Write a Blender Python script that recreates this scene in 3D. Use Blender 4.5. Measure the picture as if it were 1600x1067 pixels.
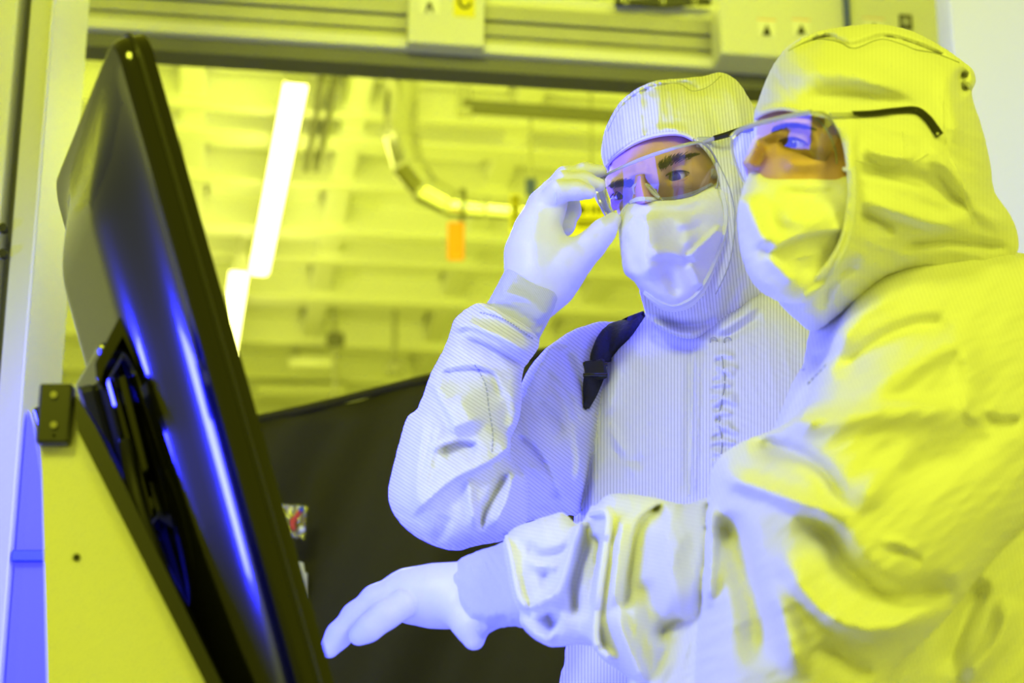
import bpy, bmesh, math, random
import numpy as np
from mathutils import Vector, Matrix
random.seed(3); rng = np.random.default_rng(5)
for o in list(bpy.data.objects): bpy.data.objects.remove(o)
SC = bpy.context.scene; COL = SC.collection
# ------------------------------------------------------------ camera
F = 3000.0; PITCH = math.radians(17.5); CAMZ = 0.80
SP, CP = math.sin(PITCH), math.cos(PITCH)
cam = bpy.data.cameras.new('camera'); camo = bpy.data.objects.new('camera', cam); COL.objects.link(camo)
camo.location = (0, 0, CAMZ); camo.rotation_euler = (math.pi/2 + PITCH, 0, 0)
cam.sensor_width = 36.0; cam.lens = F/1600*36; cam.clip_start = .05; cam.clip_end = 100
cam.dof.use_dof = True; cam.dof.focus_distance = 2.0; cam.dof.aperture_fstop = 4.6
SC.camera = camo
# ------------------------------------------------------------ world, lights, exposure
W_ = bpy.data.worlds.new('world'); SC.world = W_; W_.use_nodes = True
bg = W_.node_tree.nodes['Background']; bg.inputs[0].default_value = (.80, .84, .035, 1); bg.inputs[1].default_value = 0.35
def area(name, loc, target, size, power, color, sy=None, spread=180):
    l = bpy.data.lights.new(name, 'AREA'); l.energy = power; l.color = color; l.shape = 'RECTANGLE'
    l.size = size; l.size_y = sy or size; l.spread = math.radians(spread)
    o = bpy.data.objects.new(name, l); COL.objects.link(o); o.location = loc
    o.rotation_euler = (Vector(target) - Vector(loc)).to_track_quat('-Z', 'Y').to_euler(); return o
YEL = (.90, 1.0, 0.06); BLU = (.10, .12, 1.0); BL2 = (.02, .024, 1.0)
area('amber_ceiling_lamp_front', (1.9, .1, 2.9), (.35, 1.9, 1.3), 0.9, 19, YEL)
area('amber_right_fill', (1.3, .1, 1.7), (.35, 1.6, 1.15), 0.6, 7, YEL)  # added fill at head height, yellows the nearer person's sleeve; no ceiling fitting
area('amber_rail_fill', (-.1, 1.3, 2.75), (.2, 3.4, 2.40), 0.5, 3.2, YEL, .5, 80)  # added fill, aimed only at the overhead rail's front
area('amber_ceiling_lamp_back', (-.1, 4.2, 2.9), (.4, 1.9, 1.4), 1.0, 26, YEL)
area('amber_hall_upfill', (-.3, 4.6, 1.2), (-.2, 7.0, 3.1), 3.0, 58, YEL)  # added fill low in the hall, facing up to brighten the ceiling
area('amber_ceiling_lamp_left', (-1.0, -.5, 2.6), (-.3, 1.7, 1.3), 0.6, 27, YEL)
area('violet_side_lamp', (-1.45, 1.70, 1.02), (.1, 1.86, 1.34), 0.34, 35, (.012,.014,1.0), .36, 70)
area('violet_under_fill', (-.10, 1.66, .72), (.12, 1.95, 1.3), 0.35, .8, BLU)  # added fill below the view, lights the people from underneath; no real lamp
area('violet_post_fill', (-.66, 2.05, .60), (-.66, 2.4, .95), 0.3, 1.2, BL2, .3, 80)  # added fill below the view, tints the foot of the door post violet
area('violet_wall_lamp', (1.9, 2.75, 1.2), (1.45, 3.0, 2.0), 0.3, 4, (.3,.3,1.0), .3, 80)
vs = SC.view_settings; vs.view_transform = 'Standard'; vs.look = 'None'; vs.gamma = 1; vs.use_curve_mapping = False; vs.exposure = 0.32

# ------------------------------------------------------------ geometry helpers
def W(px, py, Y):
    """world point on the sight line of photograph pixel (px,py) at horizontal distance Y"""
    v = (533.5-py)/F; z = Y/(CP - SP*v)
    return Vector((z*(px-800)/F, Y, CAMZ + z*(SP + CP*v)))
def Wn(px, py, Y):
    v = (533.5-py)/F; z = Y/(CP - SP*v)
    return np.stack([z*(px-800)/F, Y, CAMZ + z*(SP + CP*v)], -1)
CEIL = 3.2
def CE(px, py, h=CEIL):
    v = (533.5-py)/F; z = (h-CAMZ)/(SP+CP*v)
    return Vector((z*(px-800)/F, z*(CP-SP*v), h))
def tag(o, label=None, cat=None, group=None, kind=None):
    if label: o['label'] = label
    if cat: o['category'] = cat
    if group: o['group'] = group
    if kind: o['kind'] = kind
    return o
def thing(name, label, cat, loc=(0,0,0), group=None):
    o = bpy.data.objects.new(name, None); COL.objects.link(o); o.location = loc; o.empty_display_size = .05
    return tag(o, label, cat, group)
def link(name, me, mat, parent=None, smooth=True):
    if mat and not me.materials: me.materials.append(mat)
    if smooth: me.polygons.foreach_set('use_smooth', [True]*len(me.polygons))
    o = bpy.data.objects.new(name, me); COL.objects.link(o)
    if parent:
        bpy.context.view_layer.update()
        o.parent = parent; o.matrix_parent_inverse = parent.matrix_world.inverted()
    return o
def frombm(name, bm, mat, parent=None, smooth=False, angle=None):
    me = bpy.data.meshes.new(name); bmesh.ops.recalc_face_normals(bm, faces=bm.faces); bm.to_mesh(me); bm.free()
    o = link(name, me, mat, parent, smooth)
    if smooth:
        me.set_sharp_from_angle(angle=math.radians(angle or 35))
    return o
def box(bm, c, size, rot=None, bev=0.0):
    """box centred at c; rot a 3x3 matrix"""
    m = Matrix.Translation(Vector(c)) @ ((rot.to_4x4()) if rot is not None else Matrix()) @ Matrix.Diagonal((*size, 1))
    r = bmesh.ops.create_cube(bm, size=1, matrix=m)
    if bev:
        es = list({e for v in r['verts'] for e in v.link_edges})
        bmesh.ops.bevel(bm, geom=es, offset=bev, segments=2, affect='EDGES', profile=.5)
    return bm
def cyl(bm, a, b, r1, r2=None, seg=16, cap=True):
    a, b = Vector(a), Vector(b); d = b-a
    m = Matrix.Translation((a+b)/2) @ d.to_track_quat('Z','Y').to_matrix().to_4x4()
    bmesh.ops.create_cone(bm, cap_ends=cap, segments=seg, radius1=r1, radius2=r2 if r2 is not None else r1, depth=d.length, matrix=m)
    return bm
def prism(bm, pts, vec):
    """closed polygon of world points extruded by vec"""
    a = [bm.verts.new(p) for p in pts]; b = [bm.verts.new(Vector(p)+Vector(vec)) for p in pts]
    bm.faces.new(a); bm.faces.new(b[::-1]); n = len(a)
    for i in range(n): bm.faces.new((a[i], a[(i+1)%n], b[(i+1)%n], b[i]))
    return bm
def spline(pts, n, closed=False):
    P = np.array(pts, float); m = len(P)
    out = []
    segs = m if closed else m-1
    for i in range(segs):
        if closed: p0, p1, p2, p3 = P[(i-1)%m], P[i], P[(i+1)%m], P[(i+2)%m]
        else: p0, p1, p2, p3 = P[max(i-1,0)], P[i], P[i+1], P[min(i+2,m-1)]
        for t in np.arange(n)/n:
            out.append(.5*((2*p1)+(-p0+p2)*t+(2*p0-5*p1+4*p2-p3)*t*t+(-p0+3*p1-3*p2+p3)*t**3))
    if not closed: out.append(P[-1])
    return np.array(out)
def tube(bm, pts, rad, seg=8, closed=False):
    """sweep a circle along world points; rad scalar or list"""
    n = len(pts); pts = [Vector(p) for p in pts]
    R = [rad]*n if np.isscalar(rad) else list(rad)
    rings = []; up = None
    for i, p in enumerate(pts):
        if closed: t = (pts[(i+1)%n]-pts[i-1]).normalized()
        else: t = (pts[min(i+1,n-1)]-pts[max(i-1,0)]).normalized()
        if up is None: up = t.orthogonal().normalized()
        up = (up - t*up.dot(t)).normalized(); s = t.cross(up)
        rings.append([bm.verts.new(p + (up*math.cos(a)+s*math.sin(a))*R[i]) for a in (2*math.pi*k/seg for k in range(seg))])
    for i in range(n if closed else n-1):
        A, B = rings[i], rings[(i+1)%n]
        for k in range(seg): bm.faces.new((A[k], A[(k+1)%seg], B[(k+1)%seg], B[k]))
    if not closed:
        bm.faces.new(rings[0][::-1]); bm.faces.new(rings[-1])
    return bm

# ------------------------------------------------------------ implicit sculpting
def polydist(poly, X, Y_):
    """signed distance (px), positive inside"""
    P = np.array(poly, float); n = len(P); d2 = np.full(X.shape, 1e12); ins = np.zeros(X.shape, bool)
    for i in range(n):
        a, b = P[i], P[(i+1)%n]; e = b-a; L = e@e
        if L < 1e-9: continue
        t = np.clip(((X-a[0])*e[0]+(Y_-a[1])*e[1])/L, 0, 1)
        d2 = np.minimum(d2, (X-a[0]-t*e[0])**2+(Y_-a[1]-t*e[1])**2)
        if abs(e[1]) > 1e-9:
            c = ((a[1] <= Y_) & (Y_ < b[1])) | ((b[1] <= Y_) & (Y_ < a[1]))
            ins ^= c & (X < a[0]+(Y_-a[1])/e[1]*e[0])
    d = np.sqrt(d2); return np.where(ins, d, -d)
def poisson(mask):
    def solve(m, h2):
        if min(m.shape) > 36:
            a = m[:m.shape[0]//2*2, :m.shape[1]//2*2]
            c = a.reshape(a.shape[0]//2, 2, a.shape[1]//2, 2).mean((1, 3)) > .5
            u = np.pad(np.kron(solve(c, h2*4), np.ones((2, 2))), ((0, m.shape[0]%2), (0, m.shape[1]%2)))
            it = 60
        else: u = np.zeros(m.shape); it = 900
        mf = m.astype(float); u *= mf
        for _ in range(it):
            p = np.pad(u, 1)
            u = (p[:-2,1:-1]+p[2:,1:-1]+p[1:-1,:-2]+p[1:-1,2:]+h2)*.25*mf
        return u
    u = solve(mask, 1.0); return u/u.max()
def tps(pts, X, Y_):
    P = np.array(pts, float); n = len(P)
    s = 300.0; A = P[:, :2]/s
    def U(r2): return r2*np.log(r2+1e-12)
    K = U(((A[:,None]-A[None])**2).sum(-1)) + np.eye(n)*1e-3
    Q = np.hstack([np.ones((n,1)), A]); M = np.block([[K, Q],[Q.T, np.zeros((3,3))]])
    w = np.linalg.lstsq(M, np.r_[P[:,2], 0,0,0], rcond=None)[0]
    out = w[n]+w[n+1]*X/s+w[n+2]*Y_/s
    for i in range(n): out = out + w[i]*U((X/s-A[i,0])**2+(Y_/s-A[i,1])**2)
    return out
def stroke(D, X, Y_, pts, amp, wl, wr=None, taper=.3):
    """add a ridge (amp>0, metres) or a valley along a smooth line; wl/wr widths (px) left/right of its direction"""
    wr = wr or wl; P = spline(pts, 6) if len(pts) > 2 else np.array(pts, float)
    m = max(wl, wr)*2.6
    sel = (X > P[:,0].min()-m) & (X < P[:,0].max()+m) & (Y_ > P[:,1].min()-m) & (Y_ < P[:,1].max()+m)
    if not sel.any(): return
    x, y = X[sel], Y_[sel]; seg = np.diff(P, axis=0); L = np.hypot(*seg.T); cum = np.r_[0, np.cumsum(L)]; tot = cum[-1]
    best = np.full(x.shape, 1e9); side = np.zeros(x.shape); tt = np.zeros(x.shape)
    for i in range(len(seg)):
        if L[i] < 1e-6: continue
        e = seg[i]/L[i]; rx, ry = x-P[i,0], y-P[i,1]; t = np.clip(rx*e[0]+ry*e[1], 0, L[i])
        d = np.hypot(rx-t*e[0], ry-t*e[1]); b = d < best
        best = np.where(b, d, best); side = np.where(b, e[0]*ry-e[1]*rx, side); tt = np.where(b, (cum[i]+t)/tot, tt)
    w = np.where(side > 0, wr, wl)
    tp = np.clip(np.minimum(tt, 1-tt)/max(taper, 1e-3), 0, 1); tp = tp*tp*(3-2*tp)
    D[sel] += amp*np.exp(-(best/w)**2)*(tp if taper > 0 else 1)
def wrinkles(X, Y_, amp, scale, ang, seed, stretch=2.6, oct=3):
    """smooth cloth wrinkle noise, stretched along the direction ang (degrees in the picture)"""
    r = np.random.default_rng(seed); a = math.radians(ang); D = np.zeros(X.shape)
    u = (X*math.cos(a)+Y_*math.sin(a))/stretch; v = -X*math.sin(a)+Y_*math.cos(a)
    amp *= .5
    for o in range(oct):
        s = scale/1.8**o; A = amp/1.9**o
        wx = u + s*.5*np.sin(v/s*1.3+r.random()*9); wy = v + s*.6*np.sin(u/s*1.1+r.random()*9)
        n = np.zeros(X.shape)
        for k in range(5):
            th = r.normal(0, .5)+math.pi/2; ph = r.random()*9; f = 2*math.pi/s*r.uniform(.6, 1.3)
            n += np.sin((wx*math.cos(th)+wy*math.sin(th))*f+ph)
        n = n/3; D += A*(1-np.abs(np.tanh(n*1.2))**1.2*1.3)
    return D-D.mean()
def nets(f):
    """surface nets: level set f=0 (inside negative); returns verts in index space and quads"""
    s = f < 0; nx, ny, nz = f.shape
    c = np.zeros((nx-1, ny-1, nz-1), np.uint8)
    for i in (0,1):
        for j in (0,1):
            for k in (0,1): c += s[i:nx-1+i, j:ny-1+j, k:nz-1+k]
    I = np.argwhere((c > 0) & (c < 8)); idx = np.full(c.shape, -1, np.int32); idx[tuple(I.T)] = np.arange(len(I))
    cor = [(i,j,k) for i in (0,1) for j in (0,1) for k in (0,1)]
    val = {q: f[I[:,0]+q[0], I[:,1]+q[1], I[:,2]+q[2]] for q in cor}
    acc = np.zeros((len(I), 3)); cnt = np.zeros(len(I))
    for q in cor:
        for ax in range(3):
            if q[ax]: continue
            q2 = list(q); q2[ax] = 1; a, b = val[q], val[tuple(q2)]
            m = (a < 0) != (b < 0); t = np.where(m, a/(a-b+1e-20), 0)
            p = np.zeros((len(I), 3)) + np.array(q); p[:, ax] += t
            acc += p*m[:,None]; cnt += m
    V = I + acc/np.maximum(cnt, 1)[:,None]
    Q = []
    for ax in range(3):
        a = [slice(None)]*3; b = [slice(None)]*3; a[ax] = slice(0,-1); b[ax] = slice(1,None)
        s0, s1 = s[tuple(a)], s[tuple(b)]
        for (m, flip) in ((s0 & ~s1, 0), (~s0 & s1, 1)):
            E = np.argwhere(m); o1, o2 = [(1,2),(2,0),(0,1)][ax]
            ok = (E[:,o1] > 0) & (E[:,o2] > 0) & (E[:,o1] < f.shape[o1]-1) & (E[:,o2] < f.shape[o2]-1); E = E[ok]
            def g(d1, d2):
                e = E.copy(); e[:,o1] -= d1; e[:,o2] -= d2; return idx[tuple(e.T)]
            q = np.stack([g(1,1), g(0,1), g(0,0), g(1,0)], 1)
            Q.append(q[:, ::-1] if flip else q)
    return V, np.concatenate(Q)
def smin(a, b, k):
    h = np.clip(.5+.5*(b-a)/k, 0, 1); return b*(1-h)+a*h-k*h*(1-h)
def mesh_np(name, V, Q):
    me = bpy.data.meshes.new(name); me.vertices.add(len(V)); me.vertices.foreach_set('co', V.astype(np.float32).ravel())
    n = Q.shape[1]
    me.loops.add(len(Q)*n); me.loops.foreach_set('vertex_index', Q.astype(np.int32).ravel())
    me.polygons.add(len(Q)); me.polygons.foreach_set('loop_start', np.arange(0, len(Q)*n, n, dtype=np.int32))
    me.update(calc_edges=True); me.validate(); return me
def relax(V, Q, it=2, lam=.5):
    n = len(V); a = np.concatenate([Q[:,0],Q[:,1],Q[:,2],Q[:,3]]); b = np.concatenate([Q[:,1],Q[:,2],Q[:,3],Q[:,0]])
    cnt = np.bincount(a, minlength=n)+np.bincount(b, minlength=n)
    for i in range(it):
        for l in (lam, -lam*1.04):
            s = np.stack([np.bincount(a, V[b,k], n)+np.bincount(b, V[a,k], n) for k in range(3)], 1)/np.maximum(cnt,1)[:,None]
            V = V+(s-V)*l
    return V
def sculpt(name, parts, mat, parent, step=3.0, dstep=.0045, k=.008, cuts=(), smooth_it=3, mm=.0007):
    """one continuous closed surface from rounded bodies. part: dict(poly, Y, h, folds, wr, dir, n)"""
    allp = np.concatenate([np.array(p['poly'], float) for p in parts]); x0, y0 = allp.min(0)-14; x1, y1 = allp.max(0)+14
    xs = np.arange(x0, x1+step, step); ys = np.arange(y0, y1+step, step); X, Y_ = np.meshgrid(xs, ys, indexing='ij')
    pre = []
    for p in parts:
        poly = spline(p['poly'], 4, True) if p.get('round', True) else np.array(p['poly'], float)
        d = polydist(poly, X, Y_); u = poisson(d > 0)
        u = 1-(1-u)**p.get('n', 1.0)
        pm = p.get('mm', mm); u = u*p['h']**2
        g = 2*p['h']**2/(max(d.max(), 1)*pm)*1.0
        # boundary made sub-cell accurate: linear in the signed distance near the edge
        gr = np.hypot(*np.gradient(u, step*pm))
        near = np.abs(d) < 1.5*step
        lin = d*pm*g
        u = np.where(d > 0, np.where(near, np.minimum(u, lin*1.6+1e-9)*.5+u*.5, u), lin)
        gr = np.maximum(gr, g*.6)
        Ym = tps(p['Y'], X, Y_)
        D = np.zeros(X.shape)
        for s in p.get('folds', ()): stroke(D, X, Y_, s[0], s[1]*(1.35+.55*min(s[2], 20)/20), *s[2:])
        if p.get('wr'):
            for w in ([p['wr']] if not isinstance(p['wr'], list) else p['wr']): D += wrinkles(X, Y_, *w)
        pre.append((u, gr, Ym, D, p))
    m0 = min((t[2]-np.where(t[0] > 0, np.sqrt(np.abs(t[0])), 0))[t[0] > 0].min() for t in pre)-.03
    m1 = max((t[2]+np.where(t[0] > 0, np.sqrt(np.abs(t[0])), 0))[t[0] > 0].max() for t in pre)+.03
    zs = np.arange(m0, m1, dstep); vol = None; who = None
    for i, (u, gr, Ym, D, p) in enumerate(pre):
        bx = np.argwhere(u > -.02); a = np.maximum(bx.min(0)-3, 0); b = bx.max(0)+4
        sl = (slice(a[0], b[0]), slice(a[1], b[1]))
        s = zs[None,None,:]-Ym[sl][:,:,None]
        f = ((s*s-u[sl][:,:,None])/np.sqrt(4*s*s+gr[sl][:,:,None]**2+1e-6)).astype(np.float32)
        f -= D[sl][:,:,None]*np.clip(.5-s/.03, 0, 1)
        if vol is None:
            vol = np.full(X.shape+(len(zs),), .2, np.float32); who = np.zeros(vol.shape, np.uint8)
        v = vol[sl]; w = who[sl]; w[f < v] = i; kk = p.get('k', k)
        vol[sl] = smin(v, f, kk)
    for c in cuts:
        d = polydist(spline(c['poly'], 4, True), X, Y_)*mm; Yc = tps(c['Y'], X, Y_) if not np.isscalar(c['Y']) else np.full(X.shape, c['Y'])
        cf = np.maximum(-d[:,:,None], zs[None,None,:]-Yc[:,:,None])
        vol = -smin(-vol, cf.astype(np.float32), c.get('k', .004))
    V, Q = nets(vol)
    nn = np.clip(np.rint(V).astype(int), 0, np.array(vol.shape)-1); wv = who[tuple(nn.T)]
    PX = x0+V[:,0]*step; PY = y0+V[:,1]*step; PZ = m0+V[:,2]*dstep
    P = Wn(PX, PY, PZ); P = relax(P, Q, smooth_it)
    me = mesh_np(name, P, Q)
    st = np.zeros(len(P), np.float32)
    for i, p in enumerate(parts):
        a = math.radians(p.get('dir', 90)); m = wv == i   # stripe lines run along angle a in the picture
        c = -PX*math.sin(a)+PY*math.cos(a); st[m] = c[m]
    at = me.attributes.new('stripe', 'FLOAT', 'POINT'); at.data.foreach_set('value', st)
    o = link(name, me, mat, parent)
    bm = None
    return o
def capsules(name, chains, mat, parent, res=.0016, k=.006, kk=.0012, smooth_it=2, extra=None):
    """tapered rounded chains, smooth inside a chain, crisp where chains touch; points (px,py,Y,radius m)"""
    C = []
    for ch in chains:
        pts = [(np.array(W(p[0], p[1], p[2])), p[3]) for p in ch['pts']]; C.append((pts, ch.get('k', k), ch.get('root', False), ch.get('flat')))
    allp = np.array([p-r-.01 for pts,_,_,_ in C for p, r in pts]+[p+r+.01 for pts,_,_,_ in C for p, r in pts])
    lo, hi = allp.min(0), allp.max(0)
    ax = [np.arange(lo[i], hi[i]+res, res) for i in range(3)]
    G = np.meshgrid(*ax, indexing='ij', sparse=True); vol = None
    for pts, ck, root, flat in C:
        f = None
        for (a, ra), (b, rb) in zip(pts[:-1], pts[1:]):
            e = b-a; L = e@e
            t = np.clip(((G[0]-a[0])*e[0]+(G[1]-a[1])*e[1]+(G[2]-a[2])*e[2])/L, 0, 1)
            d = np.sqrt((G[0]-a[0]-t*e[0])**2+(G[1]-a[1]-t*e[1])**2+(G[2]-a[2]-t*e[2])**2)-(ra+(rb-ra)*t)
            f = d if f is None else smin(f, d, ck)
        vol = f if vol is None else smin(vol, f, k if root else kk)
    V, Q = nets(vol.astype(np.float32)); P = lo+V*res; P = relax(P, Q, smooth_it)
    return link(name, mesh_np(name, P, Q), mat, parent)

# ------------------------------------------------------------ materials
def mat(name, col, rough=.6, metal=0, spec=.5, noise=None, bump=None, coat=0, sss=0, mottled=0.0):
    m = bpy.data.materials.new(name); m.use_nodes = True; nt = m.node_tree; b = nt.nodes['Principled BSDF']
    b.inputs['Base Color'].default_value = (*col, 1); b.inputs['Roughness'].default_value = rough
    b.inputs['Metallic'].default_value = metal; b.inputs['Specular IOR Level'].default_value = spec
    if coat: b.inputs['Coat Weight'].default_value = coat; b.inputs['Coat Roughness'].default_value = .03
    if sss:
        b.inputs['Subsurface Weight'].default_value = sss; b.inputs['Subsurface Radius'].default_value = (.01,.004,.002); b.inputs['Subsurface Scale'].default_value = .4
    tc = nt.nodes.new('ShaderNodeTexCoord'); nz = nt.nodes.new('ShaderNodeTexNoise'); nz.inputs['Scale'].default_value = noise or 30; nz.inputs['Detail'].default_value = 4
    nt.links.new(tc.outputs['Object'], nz.inputs['Vector'])
    mx = nt.nodes.new('ShaderNodeMix'); mx.data_type = 'RGBA'; mx.inputs[6].default_value = (*[c*(1-mottled) for c in col], 1); mx.inputs[7].default_value = (*[min(1, c*(1+mottled)) for c in col], 1)
    nt.links.new(nz.outputs['Fac'], mx.inputs[0]); nt.links.new(mx.outputs[2], b.inputs['Base Color'])
    if bump:
        bp = nt.nodes.new('ShaderNodeBump'); bp.inputs['Strength'].default_value = bump; bp.inputs['Distance'].default_value = .004
        nt.links.new(nz.outputs['Fac'], bp.inputs['Height']); nt.links.new(bp.outputs['Normal'], b.inputs['Normal'])
    return m
def fabric(name, col=(.80,.80,.83), period=4.2, dark=.72, bump=.10, across=True, noise=14):
    m = mat(name, col, .82, spec=.2); nt = m.node_tree; b = nt.nodes['Principled BSDF']
    b.inputs['Sheen Weight'].default_value = .15
    at = nt.nodes.new('ShaderNodeAttribute'); at.attribute_name = 'stripe'
    def math_(op, a, bb=None):
        n = nt.nodes.new('ShaderNodeMath'); n.operation = op
        for i, v in enumerate((a, bb)):
            if v is None: continue
            if isinstance(v, (int, float)): n.inputs[i].default_value = v
            else: nt.links.new(v, n.inputs[i])
        return n.outputs[0]
    s = math_('SINE', math_('MULTIPLY', at.outputs['Fac'], 2*math.pi/period))
    s = math_('MULTIPLY', math_('ADD', s, 1.0), .5); s = math_('POWER', s, 3.0)
    mx = nt.nodes.new('ShaderNodeMix'); mx.data_type = 'RGBA'; mx.inputs[6].default_value = (*col, 1); mx.inputs[7].default_value = (*[c*dark for c in col], 1)
    nt.links.new(s, mx.inputs[0]); nt.links.new(mx.outputs[2], b.inputs['Base Color'])
    tc = nt.nodes.new('ShaderNodeTexCoord'); nz = nt.nodes.new('ShaderNodeTexNoise'); nz.inputs['Scale'].default_value = noise; nz.inputs['Detail'].default_value = 3; nz.inputs['Distortion'].default_value = .6
    nt.links.new(tc.outputs['Object'], nz.inputs['Vector'])
    bp = nt.nodes.new('ShaderNodeBump'); bp.inputs['Strength'].default_value = bump; bp.inputs['Distance'].default_value = .012
    nt.links.new(nz.outputs['Fac'], bp.inputs['Height']); nt.links.new(bp.outputs['Normal'], b.inputs['Normal'])
    return m
def clear(name, tint=(1,1,1), refl=1.0, rough=.02, base=.0, body=0.0):
    """thin clear plastic: see-through with a Fresnel reflection"""
    m = bpy.data.materials.new(name); m.use_nodes = True; nt = m.node_tree; nt.nodes.clear()
    out = nt.nodes.new('ShaderNodeOutputMaterial'); tr = nt.nodes.new('ShaderNodeBsdfTransparent'); tr.inputs[0].default_value = (*tint, 1)
    gl = nt.nodes.new('ShaderNodeBsdfGlossy'); gl.inputs['Roughness'].default_value = rough
    fr = nt.nodes.new('ShaderNodeFresnel'); fr.inputs['IOR'].default_value = 1.5
    mu = nt.nodes.new('ShaderNodeMath'); mu.operation = 'MULTIPLY_ADD'; mu.inputs[1].default_value = refl; mu.inputs[2].default_value = base
    mx = nt.nodes.new('ShaderNodeMixShader')
    nt.links.new(fr.outputs[0], mu.inputs[0]); nt.links.new(mu.outputs[0], mx.inputs[0]); nt.links.new(tr.outputs[0], mx.inputs[1]); nt.links.new(gl.outputs[0], mx.inputs[2])
    last = mx
    if body:
        df = nt.nodes.new('ShaderNodeBsdfDiffuse'); df.inputs[0].default_value = (.85,.86,.86,1); m2 = nt.nodes.new('ShaderNodeMixShader'); m2.inputs[0].default_value = body
        nt.links.new(mx.outputs[0], m2.inputs[1]); nt.links.new(df.outputs[0], m2.inputs[2]); last = m2
    nt.links.new(last.outputs[0], out.inputs[0]); return m
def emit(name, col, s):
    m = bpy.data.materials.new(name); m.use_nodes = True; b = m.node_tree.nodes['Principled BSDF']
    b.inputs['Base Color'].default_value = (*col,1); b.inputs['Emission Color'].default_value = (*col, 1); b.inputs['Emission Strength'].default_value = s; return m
M = dict(
 suit1=fabric('striped_suit_fabric', period=5.0, dark=.70), suit2=fabric('striped_suit_fabric_near', period=6.2, dark=.93, noise=12),
 knit=fabric('knit_cuff', (.58,.59,.66), 2.6, .8, .1, noise=120), mask=mat('mask_paper', (.84,.84,.88), .75, spec=.2, noise=60, bump=.12, mottled=.03),
 tape=fabric('mask_binding', (.78,.79,.82), 5.0, .45, .1), glove=mat('glove_rubber', (.74,.74,.73), .45, noise=60, bump=.1, mottled=.02, sss=.1),
 skin=mat('skin', (.62,.36,.25), .5, noise=120, bump=.06, mottled=.08, sss=.15), brow=mat('brow_hair', (.035,.02,.015), .8, noise=400, bump=.6),
 eye=mat('eye_white', (.75,.72,.72), .15, coat=.8), iris=mat('iris', (.05,.035,.025), .2, coat=1), pupil=mat('pupil', (.004,.004,.004), .1, coat=1),
 lens=clear('clear_lens', (.97,.97,.98), 2.6, .02, .02), rim=clear('clear_rim', (.96,.97,.95), 1.2, .08, .04, .42),
 black=mat('black_plastic', (.012,.012,.012), .4, noise=80), gloss=mat('gloss_black', (.004,.004,.004), .13, spec=.6, coat=.5), strap=mat('black_webbing', (.014,.014,.013), .8, noise=200, bump=.4),
 curtain=mat('black_curtain', (.024,.022,.004), .85, noise=60, bump=.2, mottled=.1), thread=mat('seam_thread', (.42,.43,.45), .8),
 paint=mat('white_paint', (.78,.78,.76), .55, noise=3, mottled=.05), panel=mat('cream_panel', (.74,.74,.70), .5, noise=4, mottled=.04),
 steel=mat('galvanised_steel', (.50,.50,.48), .4, metal=.4, noise=12, mottled=.15), duct=mat('polished_duct', (.72,.72,.70), .16, metal=1, noise=6, mottled=.1),
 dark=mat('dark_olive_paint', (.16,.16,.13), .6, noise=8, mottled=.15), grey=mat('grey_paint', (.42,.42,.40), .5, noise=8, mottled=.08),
 orange=mat('orange_tag', (.85,.30,.02), .6), bluep=mat('blue_plastic', (.06,.09,.5), .4), white=mat('white_plastic', (.8,.8,.8), .4),
 label=mat('white_label', (.85,.85,.8), .5), yellow=mat('yellow_label', (.85,.75,.05), .5), ink=mat('black_ink', (.01,.01,.01), .6), red=mat('red_ink', (.6,.05,.03), .5),
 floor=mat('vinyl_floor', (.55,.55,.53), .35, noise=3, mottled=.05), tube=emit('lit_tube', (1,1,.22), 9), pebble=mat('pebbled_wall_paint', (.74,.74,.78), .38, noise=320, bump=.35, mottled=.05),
 pouch=clear('clear_pouch', (.75,.75,.6), 2.0, .1, .25), chrome=mat('chrome', (.7,.7,.7), .15, metal=1), bay_light_emit=emit('bay_light_as_glow', (.07,.07,1.0), .8), boot=mat('white_boot', (.75,.75,.75), .6), lit_screen=emit('lit_screen', (.08,.10,1.0), 5.5), navy=mat('navy_plate', (.03,.035,.10), .35))

# ============================================================ THE SETTING
ang = math.radians(9.0); AX = Vector((math.cos(ang), math.sin(ang), 0)); AY = Vector((-math.sin(ang), math.cos(ang), 0)); AZ = Vector((0,0,1))
RG = Matrix((AX, AY, AZ)).transposed()          # the hall's own axes
def hbox(name, c, size, m, parent=None, bev=.0, kind=None):
    bm = bmesh.new(); box(bm, c, size, RG, bev); o = frombm(name, bm, m, parent)
    if kind: o['kind'] = kind
    return o
hbox('floor', (0, 5, -.05), (14, 18, .1), M['floor'], kind='structure')
ceil = hbox('ceiling', (0, 8.2, CEIL+.12), (14, 10, .08), M['paint'], kind='structure')
hbox('wall_back', AY*12.4 + Vector((0,0,1.6)), (14, .1, 3.4), M['paint'], kind='structure')
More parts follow.
